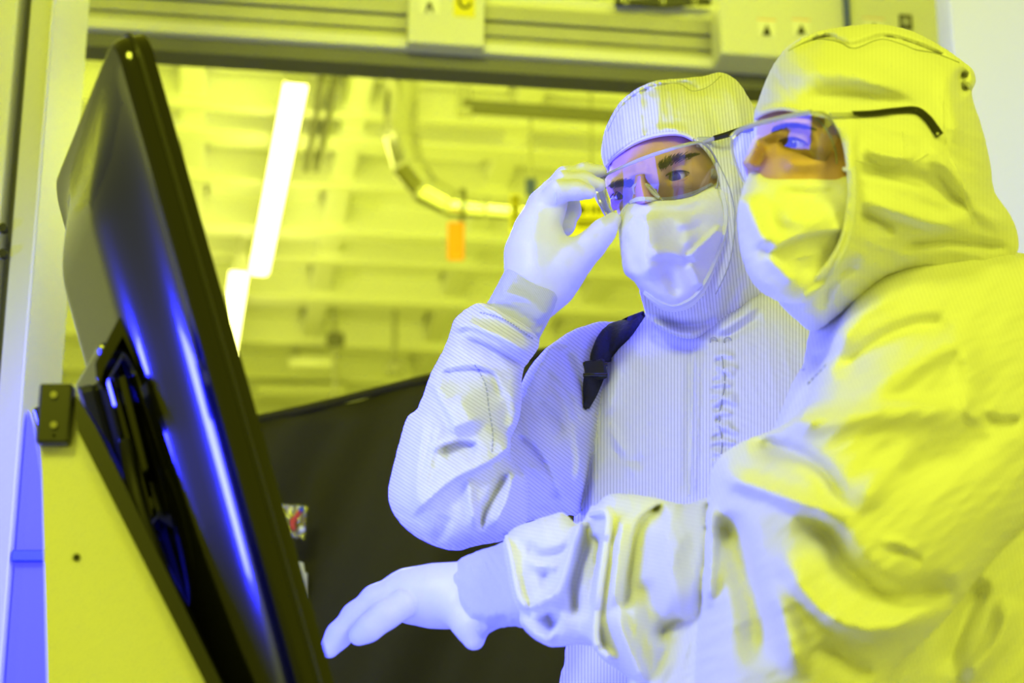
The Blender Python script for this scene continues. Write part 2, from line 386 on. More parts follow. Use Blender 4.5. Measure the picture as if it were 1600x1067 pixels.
# ceiling grid: cross beams and depth rails, with recessed ceiling panels between them
rows = [(150, .05), (195, .10), (265, .05), (342, .10), (385, .06), (448, .09), (520, .08), (575,.07), (612, .07), (640, .06)]
ys = [CE(500, r[0]).dot(AY) for r in rows]
for (py, wd), y in zip(rows, ys):
    o = hbox('ceiling_beam', AX*0.2 + AY*y + Vector((0,0,CEIL-.0)), (7.0, wd, .13), M['panel' if wd < .08 else 'paint'], ceil, .008)
xs = [-2.55, -1.95, -1.35, -.72, -.12, .36, .86, 1.4, 2.0, 2.6]
for x in xs:
    hbox('ceiling_rail', AX*x + AY*8.0 + Vector((0,0,CEIL+.01)), (.075, 9.0, .09), M['paint'], ceil, .006)
bm = bmesh.new()
ysort = sorted([3.9]+ys+[9.6, 10.4, 11.2])
for i in range(len(ysort)-1):
    for j in range(len(xs)-1):
        w = xs[j+1]-xs[j]-.10; d = ysort[i+1]-ysort[i]-.09
        if d < .12: continue
        hbox('ceiling_panel', AX*(xs[j]+xs[j+1])/2 + AY*(ysort[i]+ysort[i+1])/2 + Vector((0,0,CEIL+.05+random.uniform(-.006,.006))), (w, d, .03), M['paint'], ceil, .006)
bm.free()
# back of the hall: columns, cross bars and shelves of distant plant
def pxbox(name, x0, y0, x1, y1, Y, depth, m, parent=None, bev=.004, kind=None):
    """an upright box whose near face fills the given picture rectangle at distance Y"""
    a = W((x0+x1)/2, y0, Y); b = W((x0+x1)/2, y1, Y); l = W(x0, (y0+y1)/2, Y); r = W(x1, (y0+y1)/2, Y)
    bm = bmesh.new(); box(bm, ((l.x+r.x)/2, Y+depth/2, (a.z+b.z)/2), (r.x-l.x, depth, abs(a.z-b.z)), None, bev)
    o = frombm(name, bm, m, parent)
    if kind: o['kind'] = kind
    return o
def column(px0, px1, py0, Y, label):
    a = W((px0+px1)/2, py0, Y); w = (W(px1, py0, Y)-W(px0, py0, Y)).x
    t = thing('steel_column', label, 'column', (a.x, Y, 0)); t['kind'] = 'structure'
    bm = bmesh.new(); box(bm, (a.x, Y, CEIL/2), (w, .12, CEIL), None, .01); frombm('shaft', bm, M['paint'], t)
    bm = bmesh.new(); box(bm, (a.x, Y-.03, W(0, 555, Y).z), (w*1.12, .16, .03), None, .004); frombm('collar', bm, M['grey'], t)
column(548, 604, 405, 8.6, 'broad cream steel column below the duct elbow')
column(726, 778, 380, 8.2, 'cream steel column behind the raised forearm')
column(905, 925, 400, 7.8, 'thin cream column between the raised hand and the hood')
# end of the row of hall equipment, seen low between the tubes and the curtain
for i, (x0, y0, x1, y1, Y, m) in enumerate([(395,568,545,580,8.0,'paint'),(400,600,540,616,7.9,'panel'),(610,545,725,556,8.0,'grey'),(595,560,735,572,8.35,'paint')]):
    pxbox('cable_tray', x0, y0, x1, y1, Y, .12, M[m]); o = bpy.data.objects['cable_tray' if i == 0 else 'cable_tray.%03d' % i]
    tag(o, ['pale cable tray low on the far wall just above the curtain, upper one', 'pale cable tray nearest above the top edge of the black curtain', 'grey cable tray level with the raised elbow cuff', 'slim pale cable tray low between the two broad columns, beside the elbow'][i], 'cable tray')

# ---------------------------------------------- tubes of light
def tube_light(p0, p1, wpx, label, h=CEIL-.16):
    a = CE(*p0, h); b = CE(*p1, h); w = wpx/F*(a.length)
    t = thing('fluorescent_light', label, 'ceiling light', (a+b)/2, 'lit tubes under the hall ceiling')
    d = (b-a).normalized(); s = d.cross(AZ); R = Matrix((s, d, AZ)).transposed(); L = (b-a).length
    bm = bmesh.new(); box(bm, (a+b)/2, (w, L, w*.5), R, w*.18); frombm('diffuser', bm, M['tube'], t, True)
    bm = bmesh.new(); box(bm, (a+b)/2+AZ*(w*.42), (w*.8, L*1.01, w*.4), R, .004); frombm('housing', bm, M['grey'], t)
    for e in (a, b):
        bm = bmesh.new(); box(bm, e, (w*1.04, .010, w*.6), R, .003); frombm('end_cap', bm, M['grey'], t)
    for k in (.12, .88):
        bm = bmesh.new(); cyl(bm, a+(b-a)*k+AZ*w*.5, a+(b-a)*k+AZ*.16, .006); frombm('hanger', bm, M['grey'], t)
tube_light((464,122), (405,424), 32, 'long lit fluorescent tube fitting to the right of the monitor top')
tube_light((375,417), (352,575), 26, 'second lit tube fitting, lower and partly behind the monitor edge', CEIL-.24)
# empty strut channel beside the tube
t = thing('strut_channel', 'narrow grey strut channel to the right of the long lit tube', 'strut', CE(500,180,CEIL-.05))
for dx in (0, 22):
    a, b = CE(503+dx,118,CEIL-.05), CE(478+dx*.7,258,CEIL-.05)
    d = (b-a).normalized(); s = d.cross(AZ); R = Matrix((s, d, AZ)).transposed()
    bm = bmesh.new(); box(bm, (a+b)/2, (.016, (b-a).length, .05), R, .002); frombm('side_flange', bm, M['dark'], t)

# ---------------------------------------------- duct elbow
DY = 5.0
t = thing('duct_elbow', 'polished metal duct dropping and bending right in short gores', 'duct', W(627,120,DY))
path = [(627,60),(627,215),(640,262),(667,297),(706,318),(760,324),(830,330)]
rr = [.049,.049,.046,.043,.038,.030,.028]
pw = [W(x,y,DY) for x,y in path]
for i in range(len(pw)-1):
    bm = bmesh.new(); a, b = pw[i], pw[i+1]; d = (b-a).normalized()
    cyl(bm, a-d*.006, b+d*.006, rr[i], rr[i+1], 28); frombm('duct_gore', bm, M['duct'], t, True)
    bm = bmesh.new(); cyl(bm, b-d*.006, b+d*.006, rr[i+1]*1.05, None, 28); frombm('seam_band', bm, M['steel'], t, True)
bm = bmesh.new(); a = W(722,318,DY); cyl(bm, a-AX*.006, a+AX*.006, .043, None, 24)
box(bm, W(722,345,DY), (.012,.02,.09)); frombm('pipe_clamp', bm, M['dark'], t)
t = pxbox('hanging_tag', 699, 346, 725, 402, 4.945, .03, M['orange']); tag(t, 'small orange tag hanging under the duct elbow', 'tag')
t = pxbox('arrow_plate', 797, 304, 813, 360, 4.95, .03, M['yellow'], bev=.001); tag(t, 'narrow yellow plate with black arrows at end of the duct', 'sign')
for k in range(4):
    y = 312+k*13
    bm = bmesh.new(); prism(bm, [W(798,y,4.945), W(804,y-4,4.945), W(811,y-2,4.945), W(811,y+3,4.945), W(804,y+4,4.945)], (0,-.003,0)); frombm('arrow_mark', bm, M['ink'], t)
# conduit rail with hanger
t = thing('conduit_rail', 'dark horizontal conduit rail ending in a grey box above the duct', 'conduit', W(840,175,4.6))
a, b = W(722,166,4.6), W(1010,186,4.7); d = (b-a).normalized(); R = Matrix((d, AZ.cross(d), AZ)).transposed()
bm = bmesh.new(); box(bm, (a+b)/2, ((b-a).length, .05, .022), R, .003); frombm('rail', bm, M['dark'], t)
pxbox('end_box', 713, 134, 737, 173, 4.58, .05, M['grey'], t)
t = thing('drop_rod', 'thin vertical rod with a blue connector hanging from the conduit', 'rod', W(829,180,4.62))
bm = bmesh.new(); cyl(bm, W(829,168,4.64), W(829,320,4.98), .005); frombm('rod', bm, M['grey'], t)
pxbox('blue_connector', 821, 277, 838, 302, 4.88, .03, M['bluep'], t)
# blurred sign and gauges behind the fingers
t = pxbox('notice_plate', 888, 306, 962, 362, 4.98, .03, M['yellow']); tag(t, 'small yellow notice plate seen between fingers and thumb', 'sign')
bm = bmesh.new(); q_ = W(925,310,4.995); cyl(bm, q_, Vector((q_.x, q_.y, CEIL+.05)), .004); frombm('hanging_wire', bm, M['grey'], t)
for (x0,y0,x1,y1) in [(902,322,915,333),(922,322,926,333),(930,322,934,333),(938,322,942,333),(946,322,950,333),(900,343,945,347),(900,352,938,355)]:
    pxbox('printed_mark', x0,y0,x1,y1, 4.975, .006, M['ink'], t, 0)
# threaded rods and clamps in front of the hall columns
for i,(x,y0,y1) in enumerate([(524,405,620),(378,355,418),(616,540,575)]):
    t = thing('threaded_rod', ['long thin threaded rod with a clamp left of the broad column','short hanger rod above the lower lit tube','short bent rod just right of the broad column'][i], 'rod', W(x,y0,7.2))
    bm = bmesh.new(); cyl(bm, Vector((W(x,y0,7.2).x,7.2,CEIL+.05)), W(x,y1,7.2), .010); frombm('rod', bm, M['grey'], t)
    bm = bmesh.new(); box(bm, W(x,(y0+y1)/2+18,7.19), (.07,.05,.05), None, .01); frombm('clamp', bm, M['dark' if i==0 else 'grey'], t)
t = thing('wall_lamp', 'small rounded white lamp low on the far wall left of column', 'lamp', W(487,566,7.4))
bm = bmesh.new(); box(bm, W(487,567,7.4), (.19,.06,.05), None, .02); frombm('lamp_cover', bm, M['white'], t, True)

# ---------------------------------------------- overhead rail assembly across the top
A0, B0 = W(60, 50, 3.30), W(1560, 160, 3.58)
d = (B0-A0); d.z = 0; d.normalize(); nrm = AZ.cross(d); R = Matrix((d, nrm, AZ)).transposed(); L = (B0-A0).length
mid = (A0+B0)/2; zc = (A0.z+B0.z)/2
rail = thing('overhead_rail', 'stepped stainless overhead rail spanning the top of the doorway', 'rail', mid)
def rb(name, z0, z1, y0, y1, m, x0=0, x1=1, par=None):
    c = A0 + d*(L*(x0+x1)/2) ; c = Vector((c.x, c.y, zc+(z0+z1)/2)) + nrm*(y0+y1)/2
    bm = bmesh.new(); box(bm, c, (L*(x1-x0), abs(y1-y0), abs(z1-z0)), R, .0015); return frombm(name, bm, M[m], par or rail)
rb('underside_channel', -.018, .012, -.01, .055, 'dark')
rb('lower_lip', .012, .034, -.03, .02, 'paint')
rb('lower_face', .034, .052, -.018, .02, 'steel')
rb('rail_groove', .052, .056, 0, .02, 'dark')
rb('middle_face', .056, .083, -.02, .02, 'steel')
rb('rail_groove', .083, .087, 0, .02, 'dark')
rb('upper_face', .087, .118, -.026, .02, 'steel')
rb('rail_groove', .118, .123, 0, .02, 'dark')
rb('upper_lip', .123, .15, -.012, .02, 'paint')
def onrail(px, py, off):
    """point on the vertical plane of the rail face, off metres towards the camera"""
    v = (533.5-py)/F; dr = Vector(((px-800)/F, CP-SP*v, SP+CP*v)); p0 = A0 - nrm*off
    k = (p0-Vector((0,0,CAMZ))).dot(nrm)/dr.dot(nrm); return Vector((0,0,CAMZ))+dr*k
def railbox(name, x0, y0, x1, y1, off, depth, m, parent=None, label=None, cat=None, bev=.003):
    a, b = onrail(x0,y0,off), onrail(x1,y1,off); c = (a+b)/2 + nrm*depth/2
    bm = bmesh.new(); box(bm, c, ((b-a).dot(d), depth, abs(b.z-a.z)), R, bev); o = frombm(name, bm, M[m], parent); return tag(o, label, cat)
bx = railbox('junction_box', 639, -40, 757, 73, .065, .034, 'panel', None, 'small cream box with two labels fixed on the overhead rail', 'junction box')
railbox('pictogram_label', 655, -12, 687, 22, .067, .003, 'label', bx, bev=0)
railbox('yellow_label', 709, -14, 742, 27, .067, .003, 'yellow', bx, bev=0)
bm = bmesh.new(); c0 = onrail(671, 4, .0685)
prism(bm, [onrail(*p, .0685) for p in [(664,19),(669,4),(673,4),(678,19),(675,19),(671,10),(667,19)]], -nrm*.001); frombm('figure_mark', bm, M['ink'], bx)
bm = bmesh.new(); tube(bm, [onrail(*p, .0685) for p in spline([(717,-3),(719,7),(726,12),(733,9),(735,4)], 4)], .0025, 6); frombm('curved_mark', bm, M['ink'], bx)
pb = railbox('power_cabinet', 1122, -60, 1560, 112, .11, .078, 'panel', None, 'wide cream cabinet above the two hooded heads, with warning labels', 'cabinet', bev=.006)
for (x0,y0,x1,y1) in [(1184,30,1212,58),(1238,30,1266,56),(1349,28,1382,52)]:
    railbox('warning_label', x0,y0,x1,y1,.112,.003,'label',pb,bev=0)
    railbox('label_header', x0,y0-1,x1,y0+2,.113,.003,'orange',pb,bev=0)
    cx = (x0+x1)/2; bm = bmesh.new(); prism(bm, [onrail(*p,.1135) for p in [(cx-7,y1-3),(cx,y0+8),(cx+7,y1-3)]], -nrm*.001); frombm('figure_mark', bm, M['ink'], pb)
railbox('display_window', 1405, 22, 1426, 46, .113, .004, 'black', pb, bev=0); railbox('display_screen', 1409, 27, 1422, 40, .1145, .003, 'grey', pb, bev=0)
sp = railbox('blue_indicator_strip', 1319, -30, 1330, 40, .13, .02, 'bluep', None, 'short blue vertical strip standing against the cream cabinet', 'strip')
# cables over the rail
t = thing('cable_bundle', 'dark cables lying along the top of the overhead rail', 'cables', onrail(1040,-4,.02))
for i in range(5):
    bm = bmesh.new(); tube(bm, [onrail(960+k*16, -2+i*2.2+2.5*math.sin(k*.8+i), .01+.008*i) for k in range(11)], .005, 6); frombm('cable', bm, M['black'], t)
for x in (978, 1035, 1085):
    bm = bmesh.new(); tube(bm, [onrail(x+p, q, .06) for p,q in [(-4,-6),(-3,6),(3,7),(5,-6)]], .0022, 6); frombm('cable_hook', bm, M['chrome'], t)

# ---------------------------------------------- left door post, blue bay behind, right wall
PY_ = 2.4
lp = thing('door_1', 'pale metal door post at the left edge of the photograph', None, W(50,500,PY_)); lp['kind'] = 'structure'
def post(name, px0, px1, Y, dep, m, z0=0.0, z1=2.6):
    a = W(px0, 0, Y).x; b = W(px1, 0, Y).x
    bm = bmesh.new(); box(bm, ((a+b)/2, Y+dep/2, (z0+z1)/2), (b-a, dep, z1-z0), None, .004); return frombm(name, bm, M[m], lp)
post('post_face', 48, 86, PY_, .20, 'paint'); post('post_recess', 28, 50, PY_+.03, .1, 'dark'); post('post_inner_face', -60, 29, PY_-.01, .1, 'panel')
post('post_return', 80, 86, PY_-.05, .05, 'paint')
for y in (355, 395):
    bm = bmesh.new(); c = W(4, y, PY_-.012); cyl(bm, c, c+Vector((0,.01,0)), .006); frombm('bolt_hole', bm, M['ink'], lp)
bm = bmesh.new(); box(bm, (1.62, 4.05, 1.6), (1.4, .1, 3.3), RG, .004)
wr = W(1498, 200, 3.0); bm.free(); bm = bmesh.new()
box(bm, (wr.x+.75, 3.05, 1.6), (1.5, .1, 3.2), None, .004); o = frombm('wall_right', bm, M['pebble']); o['kind'] = 'structure'
bm = bmesh.new(); box(bm, (-1.9, 3.4, 1.1), (1.9, .06, 2.2), None, .004); o = frombm('wall_left', bm, M['paint']); o['kind'] = 'structure'

bp_ = thing('bay_panel', 'smooth violet-lit panel low between door post and console, light put in as glow', 'panel', W(40,1000,2.36))
bm = bmesh.new(); prism(bm, [W(x,y,2.36) for x,y in [(44,640),(50,660),(66,770),(90,1200),(90,2400),(-10,2400),(0,1200),(14,1000),(30,800)]], (0,.03,0)); frombm('face_plate', bm, M['bay_light_emit'], bp_)  # emission stands in for blue light falling on the panel; it is no lamp
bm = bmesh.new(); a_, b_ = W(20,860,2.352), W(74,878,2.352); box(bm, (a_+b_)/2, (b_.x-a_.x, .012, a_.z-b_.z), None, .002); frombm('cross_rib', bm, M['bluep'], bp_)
# ============================================================ CONSOLE AND MONITOR
CY = 1.46
con = thing('console_panel', 'pale slanted console side panel with a small dark hole', 'console', W(180, 850, CY))
bm = bmesh.new(); prism(bm, [W(x,y,CY) for x,y in [(62,604),(118,600),(130,640),(352,1120),(352,1500),(84,1500)]], (0,.02,0)); frombm('side_panel', bm, M['panel'], con)
bm = bmesh.new(); c = W(120,871,CY); cyl(bm, c-Vector((0,.0015,0)), c+Vector((0,.004,0)), .0028); frombm('screw_hole', bm, M['ink'], con)
bm = bmesh.new(); prism(bm, [W(x,y,CY-.006) for x,y in [(117,619),(124,624),(150,668),(372,1120),(340,1120),(318,1062),(121,672)]], (0,.05,0)); frombm('edge_trim', bm, M['black'], con)
hg = thing('hinge_plate', 'black rectangular plate with two screws on top of the console panel', 'hinge', W(84,645,CY-.01))
a, b = W(62,599,CY-.012), W(107,692,CY-.012)
bm = bmesh.new(); box(bm, (a+b)/2+Vector((0,.006,0)), (b.x-a.x, .014, a.z-b.z), None, .002); frombm('plate', bm, M['black'], hg)
for y in (618, 665):
    bm = bmesh.new(); c = W(85,y,CY-.012); cyl(bm, c-Vector((0,.003,0)), c, .0028, seg=16); frombm('screw', bm, M['chrome'], hg, True)
bm = bmesh.new(); c = W(85,681,CY-.012); cyl(bm, c-Vector((0,.001,0)), c, .0013); frombm('pin', bm, M['chrome'], hg)
# dark blue side and trough between console and monitor
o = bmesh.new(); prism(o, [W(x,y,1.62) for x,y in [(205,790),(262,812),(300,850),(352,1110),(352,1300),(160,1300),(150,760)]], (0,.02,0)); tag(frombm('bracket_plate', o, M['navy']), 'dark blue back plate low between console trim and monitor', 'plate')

# monitor in portrait, seen from behind and below: local u along the top edge (away), w down, n = bulge side (left)
zA = 1.5
A = W(203, 37, zA*.9057); B = W(98, 292, 1.70)
top = (B-A); top.z = 0; top.normalize(); Dn = W(495, 1067, 1.42); E = Dn-A; E = (E-top*E.dot(top)).normalized()
nb = top.cross(E).normalized()
if nb.x > 0: nb = -nb
MW = .345; MH = .66; NU, NV = 48, 80
mon = thing('monitor', 'large glossy black monitor in portrait seen from behind, tilted', 'monitor', A)
def monp(u, w, h): return A + top*u + E*w + nb*h
def backh(a, b):
    e = 1-abs(2*a-1)**3.2; g = 1-abs(2*b-1)**5
    dx = min(a, 1-a)*MW; dy = min(b, 1-b)*MH
    rim = .014*min(1, (min(dx, dy)/.006+.0))**.5
    c = max(0, min(1, (dx-.012)/.085)); c = c*c*(3-2*c); q = max(0, min(1, (dy-.01)/.12)); q = q*q*(3-2*q)
    return rim + .034*c*q
bm = bmesh.new(); g = {}
def corner(a, b):
    """round the slab's corners"""
    r = .022; x, y = a*MW, b*MH; return x, y
ts = lambda n: [.5-.5*math.cos(math.pi*i/n) for i in range(n+1)]
us, ws = ts(NU), ts(NV)
def rc(a, b):
    x, y = (a-.5)*MW, (b-.5)*MH; r = .03; hx, hy = MW/2, MH/2; ax_, ay_ = abs(x), abs(y)
    # squash the grid into a rounded rectangle
    if ax_ > hx-r and ay_ > hy-r:
        dx, dy = ax_-(hx-r), ay_-(hy-r); m_ = max(dx, dy); L_ = math.hypot(dx, dy)
        if L_ > 1e-9: s_ = m_/L_; dx *= s_; dy *= s_
        ax_, ay_ = hx-r+dx, hy-r+dy
    return math.copysign(ax_, x)+MW/2, math.copysign(ay_, y)+MH/2
for i, a in enumerate(us):
    for j, b in enumerate(ws):
        x, y = rc(a, b); g[i,j] = bm.verts.new(monp(x, y, backh(a, b)))
for i in range(NU):
    for j in range(NV): bm.faces.new((g[i,j], g[i+1,j], g[i+1,j+1], g[i,j+1]))
ring = [(i,0) for i in range(NU)]+[(NU,j) for j in range(NV)]+[(i,NV) for i in range(NU,0,-1)]+[(0,j) for j in range(NV,0,-1)]
fr = []
for i,j in ring:
    x, y = rc(us[i], ws[j]); fr.append(bm.verts.new(monp(x, y, -.012)))
for k in range(len(ring)):
    bm.faces.new((g[ring[k]], g[ring[(k+1)%len(ring)]], fr[(k+1)%len(ring)], fr[k]))
bm.faces.new(fr)
frombm('back_shell', bm, M['gloss'], mon, True, 50)
bm = bmesh.new(); pts = [monp(*rc(us[i], ws[j]), -.001) for i,j in ring]; tube(bm, pts, .0022, 6, True); frombm('bezel_seam', bm, M['black'], mon, True)
Rm = Matrix((top, E, nb)).transposed()
bm = bmesh.new(); box(bm, monp(MW/2, MH/2, -.0125), (MW-.03, MH-.03, .002), Rm, .0); frombm('screen', bm, M['lit_screen'], mon)
# mount: plate, rails, arm
mt = thing('monitor_mount', 'black wall mount with slotted rails behind the monitor', 'mount', monp(.2,.3,.06))
def mb(name, u, w, h, su, sw, sh, m, bev=.003):
    bm = bmesh.new(); box(bm, monp(u, w, h), (su, sw, sh), Rm, bev); return frombm(name, bm, M[m], mt)
mb('mounting_plate', .19, .29, .056, .13, .15, .012, 'gloss', .005)
mb('pivot_block', .21, .30, .075, .075, .13, .035, 'black', .008)
mb('side_rail', .25, .33, .085, .016, .20, .035, 'gloss')
mb('side_rail', .21, .345, .10, .014, .19, .016, 'grey')
mb('cable_clip', .24, .44, .075, .06, .022, .03, 'chrome')
mb('cable_clip', .235, .47, .07, .07, .012, .03, 'grey')
for k in range(4): mb('latch_slot', .21+k*.018, .456, .091, .008, .012, .003, 'dark', .001)
bm = bmesh.new(); tube(bm, [monp(*p) for p in spline([(.19,.33,.07),(.17,.42,.075),(.20,.50,.07),(.20,.60,.065),(.22,.75,.06)], 6)], .017, 12); frombm('swing_arm', bm, M['gloss'], mt, True)
bm = bmesh.new(); tube(bm, [monp(*p) for p in spline([(.13,.30,.06),(.10,.36,.07),(.11,.46,.06),(.15,.56,.055),(.14,.75,.055)], 6)], .006, 10); frombm('cable', bm, M['black'], mt, True)

# ============================================================ CURTAIN
cv = spline([(300,672),(400,655),(520,628),(672,590),(800,560),(930,537),(1100,520),(1400,500)], 10)
n = len(cv); NZ = 50; V = []; 
for i,(px,py) in enumerate(cv):
    p = W(px, py, 2.9)
    for j in range(NZ+1):
        f_ = j/NZ; z = p.z*(1-f_)+.05*f_
        s_ = (px+ (p.z-z)*420)/60.0; f_ = max(f_, 0)
        dy = .030*math.sin(s_*.9)*min(1,f_*6+.15) + .016*math.sin(s_*2.1+1+f_*3) + .012*math.sin(f_*14-px/140)
        V.append((p.x, p.y+dy, z))
V = np.array(V); Q = np.array([[i*(NZ+1)+j, i*(NZ+1)+j+1, (i+1)*(NZ+1)+j+1, (i+1)*(NZ+1)+j] for i in range(n-1) for j in range(NZ)])
cur = thing('black_curtain', 'black cloth curtain hanging with soft folds behind the raised elbow', 'curtain', (W(700,600,2.9).x, 2.9, .05))
o = link('cloth', mesh_np('cloth', V, Q), M['curtain'], cur); sm = o.modifiers.new('thick', 'SOLIDIFY'); sm.thickness = .003
bm = bmesh.new(); tube(bm, [W(px, py, 2.9+(.03*math.sin(px/60*.9)*.15+.016*math.sin(px/60*2.1+1)+.012*math.sin(-px/140))) for px,py in cv], .007, 8); frombm('hem_roll', bm, M['curtain'], cur, True)
# crumpled clear pouch pinned on the curtain
NU_ = 14; V = []
for i in range(NU_+1):
    for j in range(NU_+1):
        a, b = i/NU_, j/NU_; p = W(432+50*a-6*b, 787+52*b+3*a, 2.84)
        p.y += .006*math.sin(i*1.9+j*.7)*math.sin(j*1.3)+random.uniform(-.003,.003); V.append(p[:])
Q = np.array([[i*(NU_+1)+j, (i+1)*(NU_+1)+j, (i+1)*(NU_+1)+j+1, i*(NU_+1)+j+1] for i in range(NU_) for j in range(NU_)])
pch = thing('clear_pouch', 'small crumpled clear pouch hanging beside the monitor edge', 'pouch', W(458,812,2.8))
o = link('film', mesh_np('film', np.array(V), Q), M['pouch'], pch); s_ = o.modifiers.new('thick','SOLIDIFY'); s_.thickness = .0008
bm = bmesh.new(); prism(bm, [W(x,y,2.85) for x,y in [(434,790),(478,790),(474,838),(440,838)]], (0,.002,0)); frombm('yellow_insert', bm, M['yellow'], pch)
bm = bmesh.new(); tube(bm, [W(x,y,2.825) for x,y in [(470,797),(464,806),(457,815),(456,824),(461,827)]], [.004,.004,.005,.005,.004], 8); frombm('red_cord', bm, M['red'], pch, True)
bm = bmesh.new(); bmesh.ops.create_icosphere(bm, subdivisions=2, radius=.005, matrix=Matrix.Translation(W(471,795,2.82))); frombm('blue_bead', bm, M['bluep'], pch, True)
bm = bmesh.new(); bmesh.ops.create_icosphere(bm, subdivisions=2, radius=.005, matrix=Matrix.Translation(W(471,827,2.82))); frombm('pale_bead', bm, M['white'], pch, True)
t = thing('curtain_clip', 'thin pale clip pinned on the curtain below the clear pouch', 'clip', W(468,930,2.86))
bm = bmesh.new(); cyl(bm, W(468,935,2.86), W(468,896,2.86), .011, .012); frombm('clip_body', bm, M['white'], t, True)
bm = bmesh.new(); cyl(bm, W(466,894,2.86), W(466,880,2.86), .010, .008); frombm('clip_head', bm, M['label'], t, True)

# ============================================================ PEOPLE
from mathutils.bvhtree import BVHTree
def surf(objs):
    """finder of the front surface of some objects along a photograph sight line"""
    T = []
    for o in objs:
        me = o.data; mw = o.matrix_world
        T.append(BVHTree.FromPolygons([mw @ v.co for v in me.vertices], [p.vertices[:] for p in me.polygons]))
    c = Vector((0,0,CAMZ))
    def f(px, py, off=0.0, default=2.0):
        d = (W(px,py,1.0)-c).normalized(); best = None
        for t in T:
            h = t.ray_cast(c, d)
            if h[0] is not None and (best is None or h[3] < best[1]): best = (h[0], h[3])
        if best is None: return W(px, py, default)
        return best[0]-d*off
    return f
def seam(name, f, pts, parent, m='thread', r=.0007, off=.0004, n=6):
    bm = bmesh.new(); tube(bm, [f(x, y, off) for x, y in spline(pts, n)], r, 5); return frombm(name, bm, M[m], parent, True)
def stitches(name, f, pts, parent, m='thread', r=.0008, step=7, ln=4, n=8):
    P = spline(pts, n); seg = np.r_[0, np.cumsum(np.hypot(*np.diff(P, axis=0).T))]; bm = bmesh.new(); s = 0
    while s+ln < seg[-1]:
        q = [(np.interp(t, seg, P[:,0]), np.interp(t, seg, P[:,1])) for t in (s, s+ln)]
        tube(bm, [f(x, y, .0004) for x, y in q], r, 5); s += step
    o = frombm(name, bm, M[m], parent, True); o['kind'] = 'stuff'; return o
def wcaps(name, chains, m, parent, res=.009, k=.04):
    """tapered chains given in world metres, joined into one surface"""
    allp = np.array([np.array(p[:3])-p[3]-.02 for ch in chains for p in ch]+[np.array(p[:3])+p[3]+.02 for ch in chains for p in ch])
    lo, hi = allp.min(0), allp.max(0); ax = [np.arange(lo[i], hi[i]+res, res) for i in range(3)]; G = np.meshgrid(*ax, indexing='ij', sparse=True); vol = None
    for ch in chains:
        for A_, B_ in zip(ch[:-1], ch[1:]):
            a, b = np.array(A_[:3]), np.array(B_[:3]); e = b-a
            t = np.clip(((G[0]-a[0])*e[0]+(G[1]-a[1])*e[1]+(G[2]-a[2])*e[2])/(e@e), 0, 1)
            d = np.sqrt((G[0]-a[0]-t*e[0])**2+(G[1]-a[1]-t*e[1])**2+(G[2]-a[2]-t*e[2])**2)-(A_[3]+(B_[3]-A_[3])*t)
            vol = d if vol is None else smin(vol, d, k)
    V, Q = nets(vol.astype(np.float32)); P = relax(lo+V*res, Q, 4); return link(name, mesh_np(name, P, Q), M[m], parent)

# ------------------------------------------------------------ first person: adjusts the goggles
p1 = thing('person', 'person in white hooded suit and mask pinching clear goggles with gloved hand', 'person', (.24, 2.02, 0))
hood_Y = [(940,200,1.985),(1180,200,2.00),(1060,120,2.01),(1060,300,1.98),(1060,520,1.96),(1000,450,1.95),(1180,480,2.0)]
face_open = [(946,262),(958,246),(985,228),(1012,217),(1042,211),(1066,212),(1084,220),(1103,238),(1117,262),(1125,292),(1129,330),(1126,365),(1114,400),(1098,434),(1076,462),(1052,469),(1030,464),(1000,450),(975,450),(930,420),(915,330),(930,272)]
hood1 = sculpt('hood', [
  dict(poly=[(945,262),(940,237),(947,200),(965,165),(990,142),(1022,127),(1060,123),(1100,119),(1126,113),(1150,125),(1168,150),(1184,180),(1200,230),(1208,300),(1205,380),(1196,440),(1180,480),(1150,512),(1112,530),(1080,532),(1040,517),(1013,495),(1003,468),(992,425),(975,370),(962,320),(950,285)],
   Y=hood_Y, h=.108, n=1.4, dir=84, wr=[(.0016,46,70,11,2.4),(.0008,20,20,12)],
   folds=[([(955,180),(1000,146),(1060,130),(1095,140),(1125,120)],-.0035,4,7,.15),([(1125,120),(1150,160),(1160,230),(1158,270)],.006,8,14,.3),([(1100,150),(1120,200),(1120,250)],-.004,12,8,.4),
     ([(1140,250),(1150,330),(1140,420),(1110,480)],.004,8,14,.2),([(1165,300),(1165,400),(1140,470),(1120,520)],-.006,10,8,.3),([(1145,300),(1190,310)],-.004,6,6,.3),([(1145,345),(1195,350)],-.004,6,6,.3),([(1145,395),(1190,390)],-.004,7,7,.3),
     ([(1005,480),(1050,505),(1100,505),(1140,480)],-.005,9,7,.3),([(1010,495),(1060,522),(1110,520)],.005,8,8,.3),([(948,250),(985,218),(1040,202),(1085,208)],.003,6,6,.2)])],
  M['suit1'], p1, step=2.5, dstep=.0035, cuts=[dict(poly=face_open, Y=1.975, k=.003)], smooth_it=3)
eyeL, eyeR = (972,307), (1054,276)      # pupils in the picture
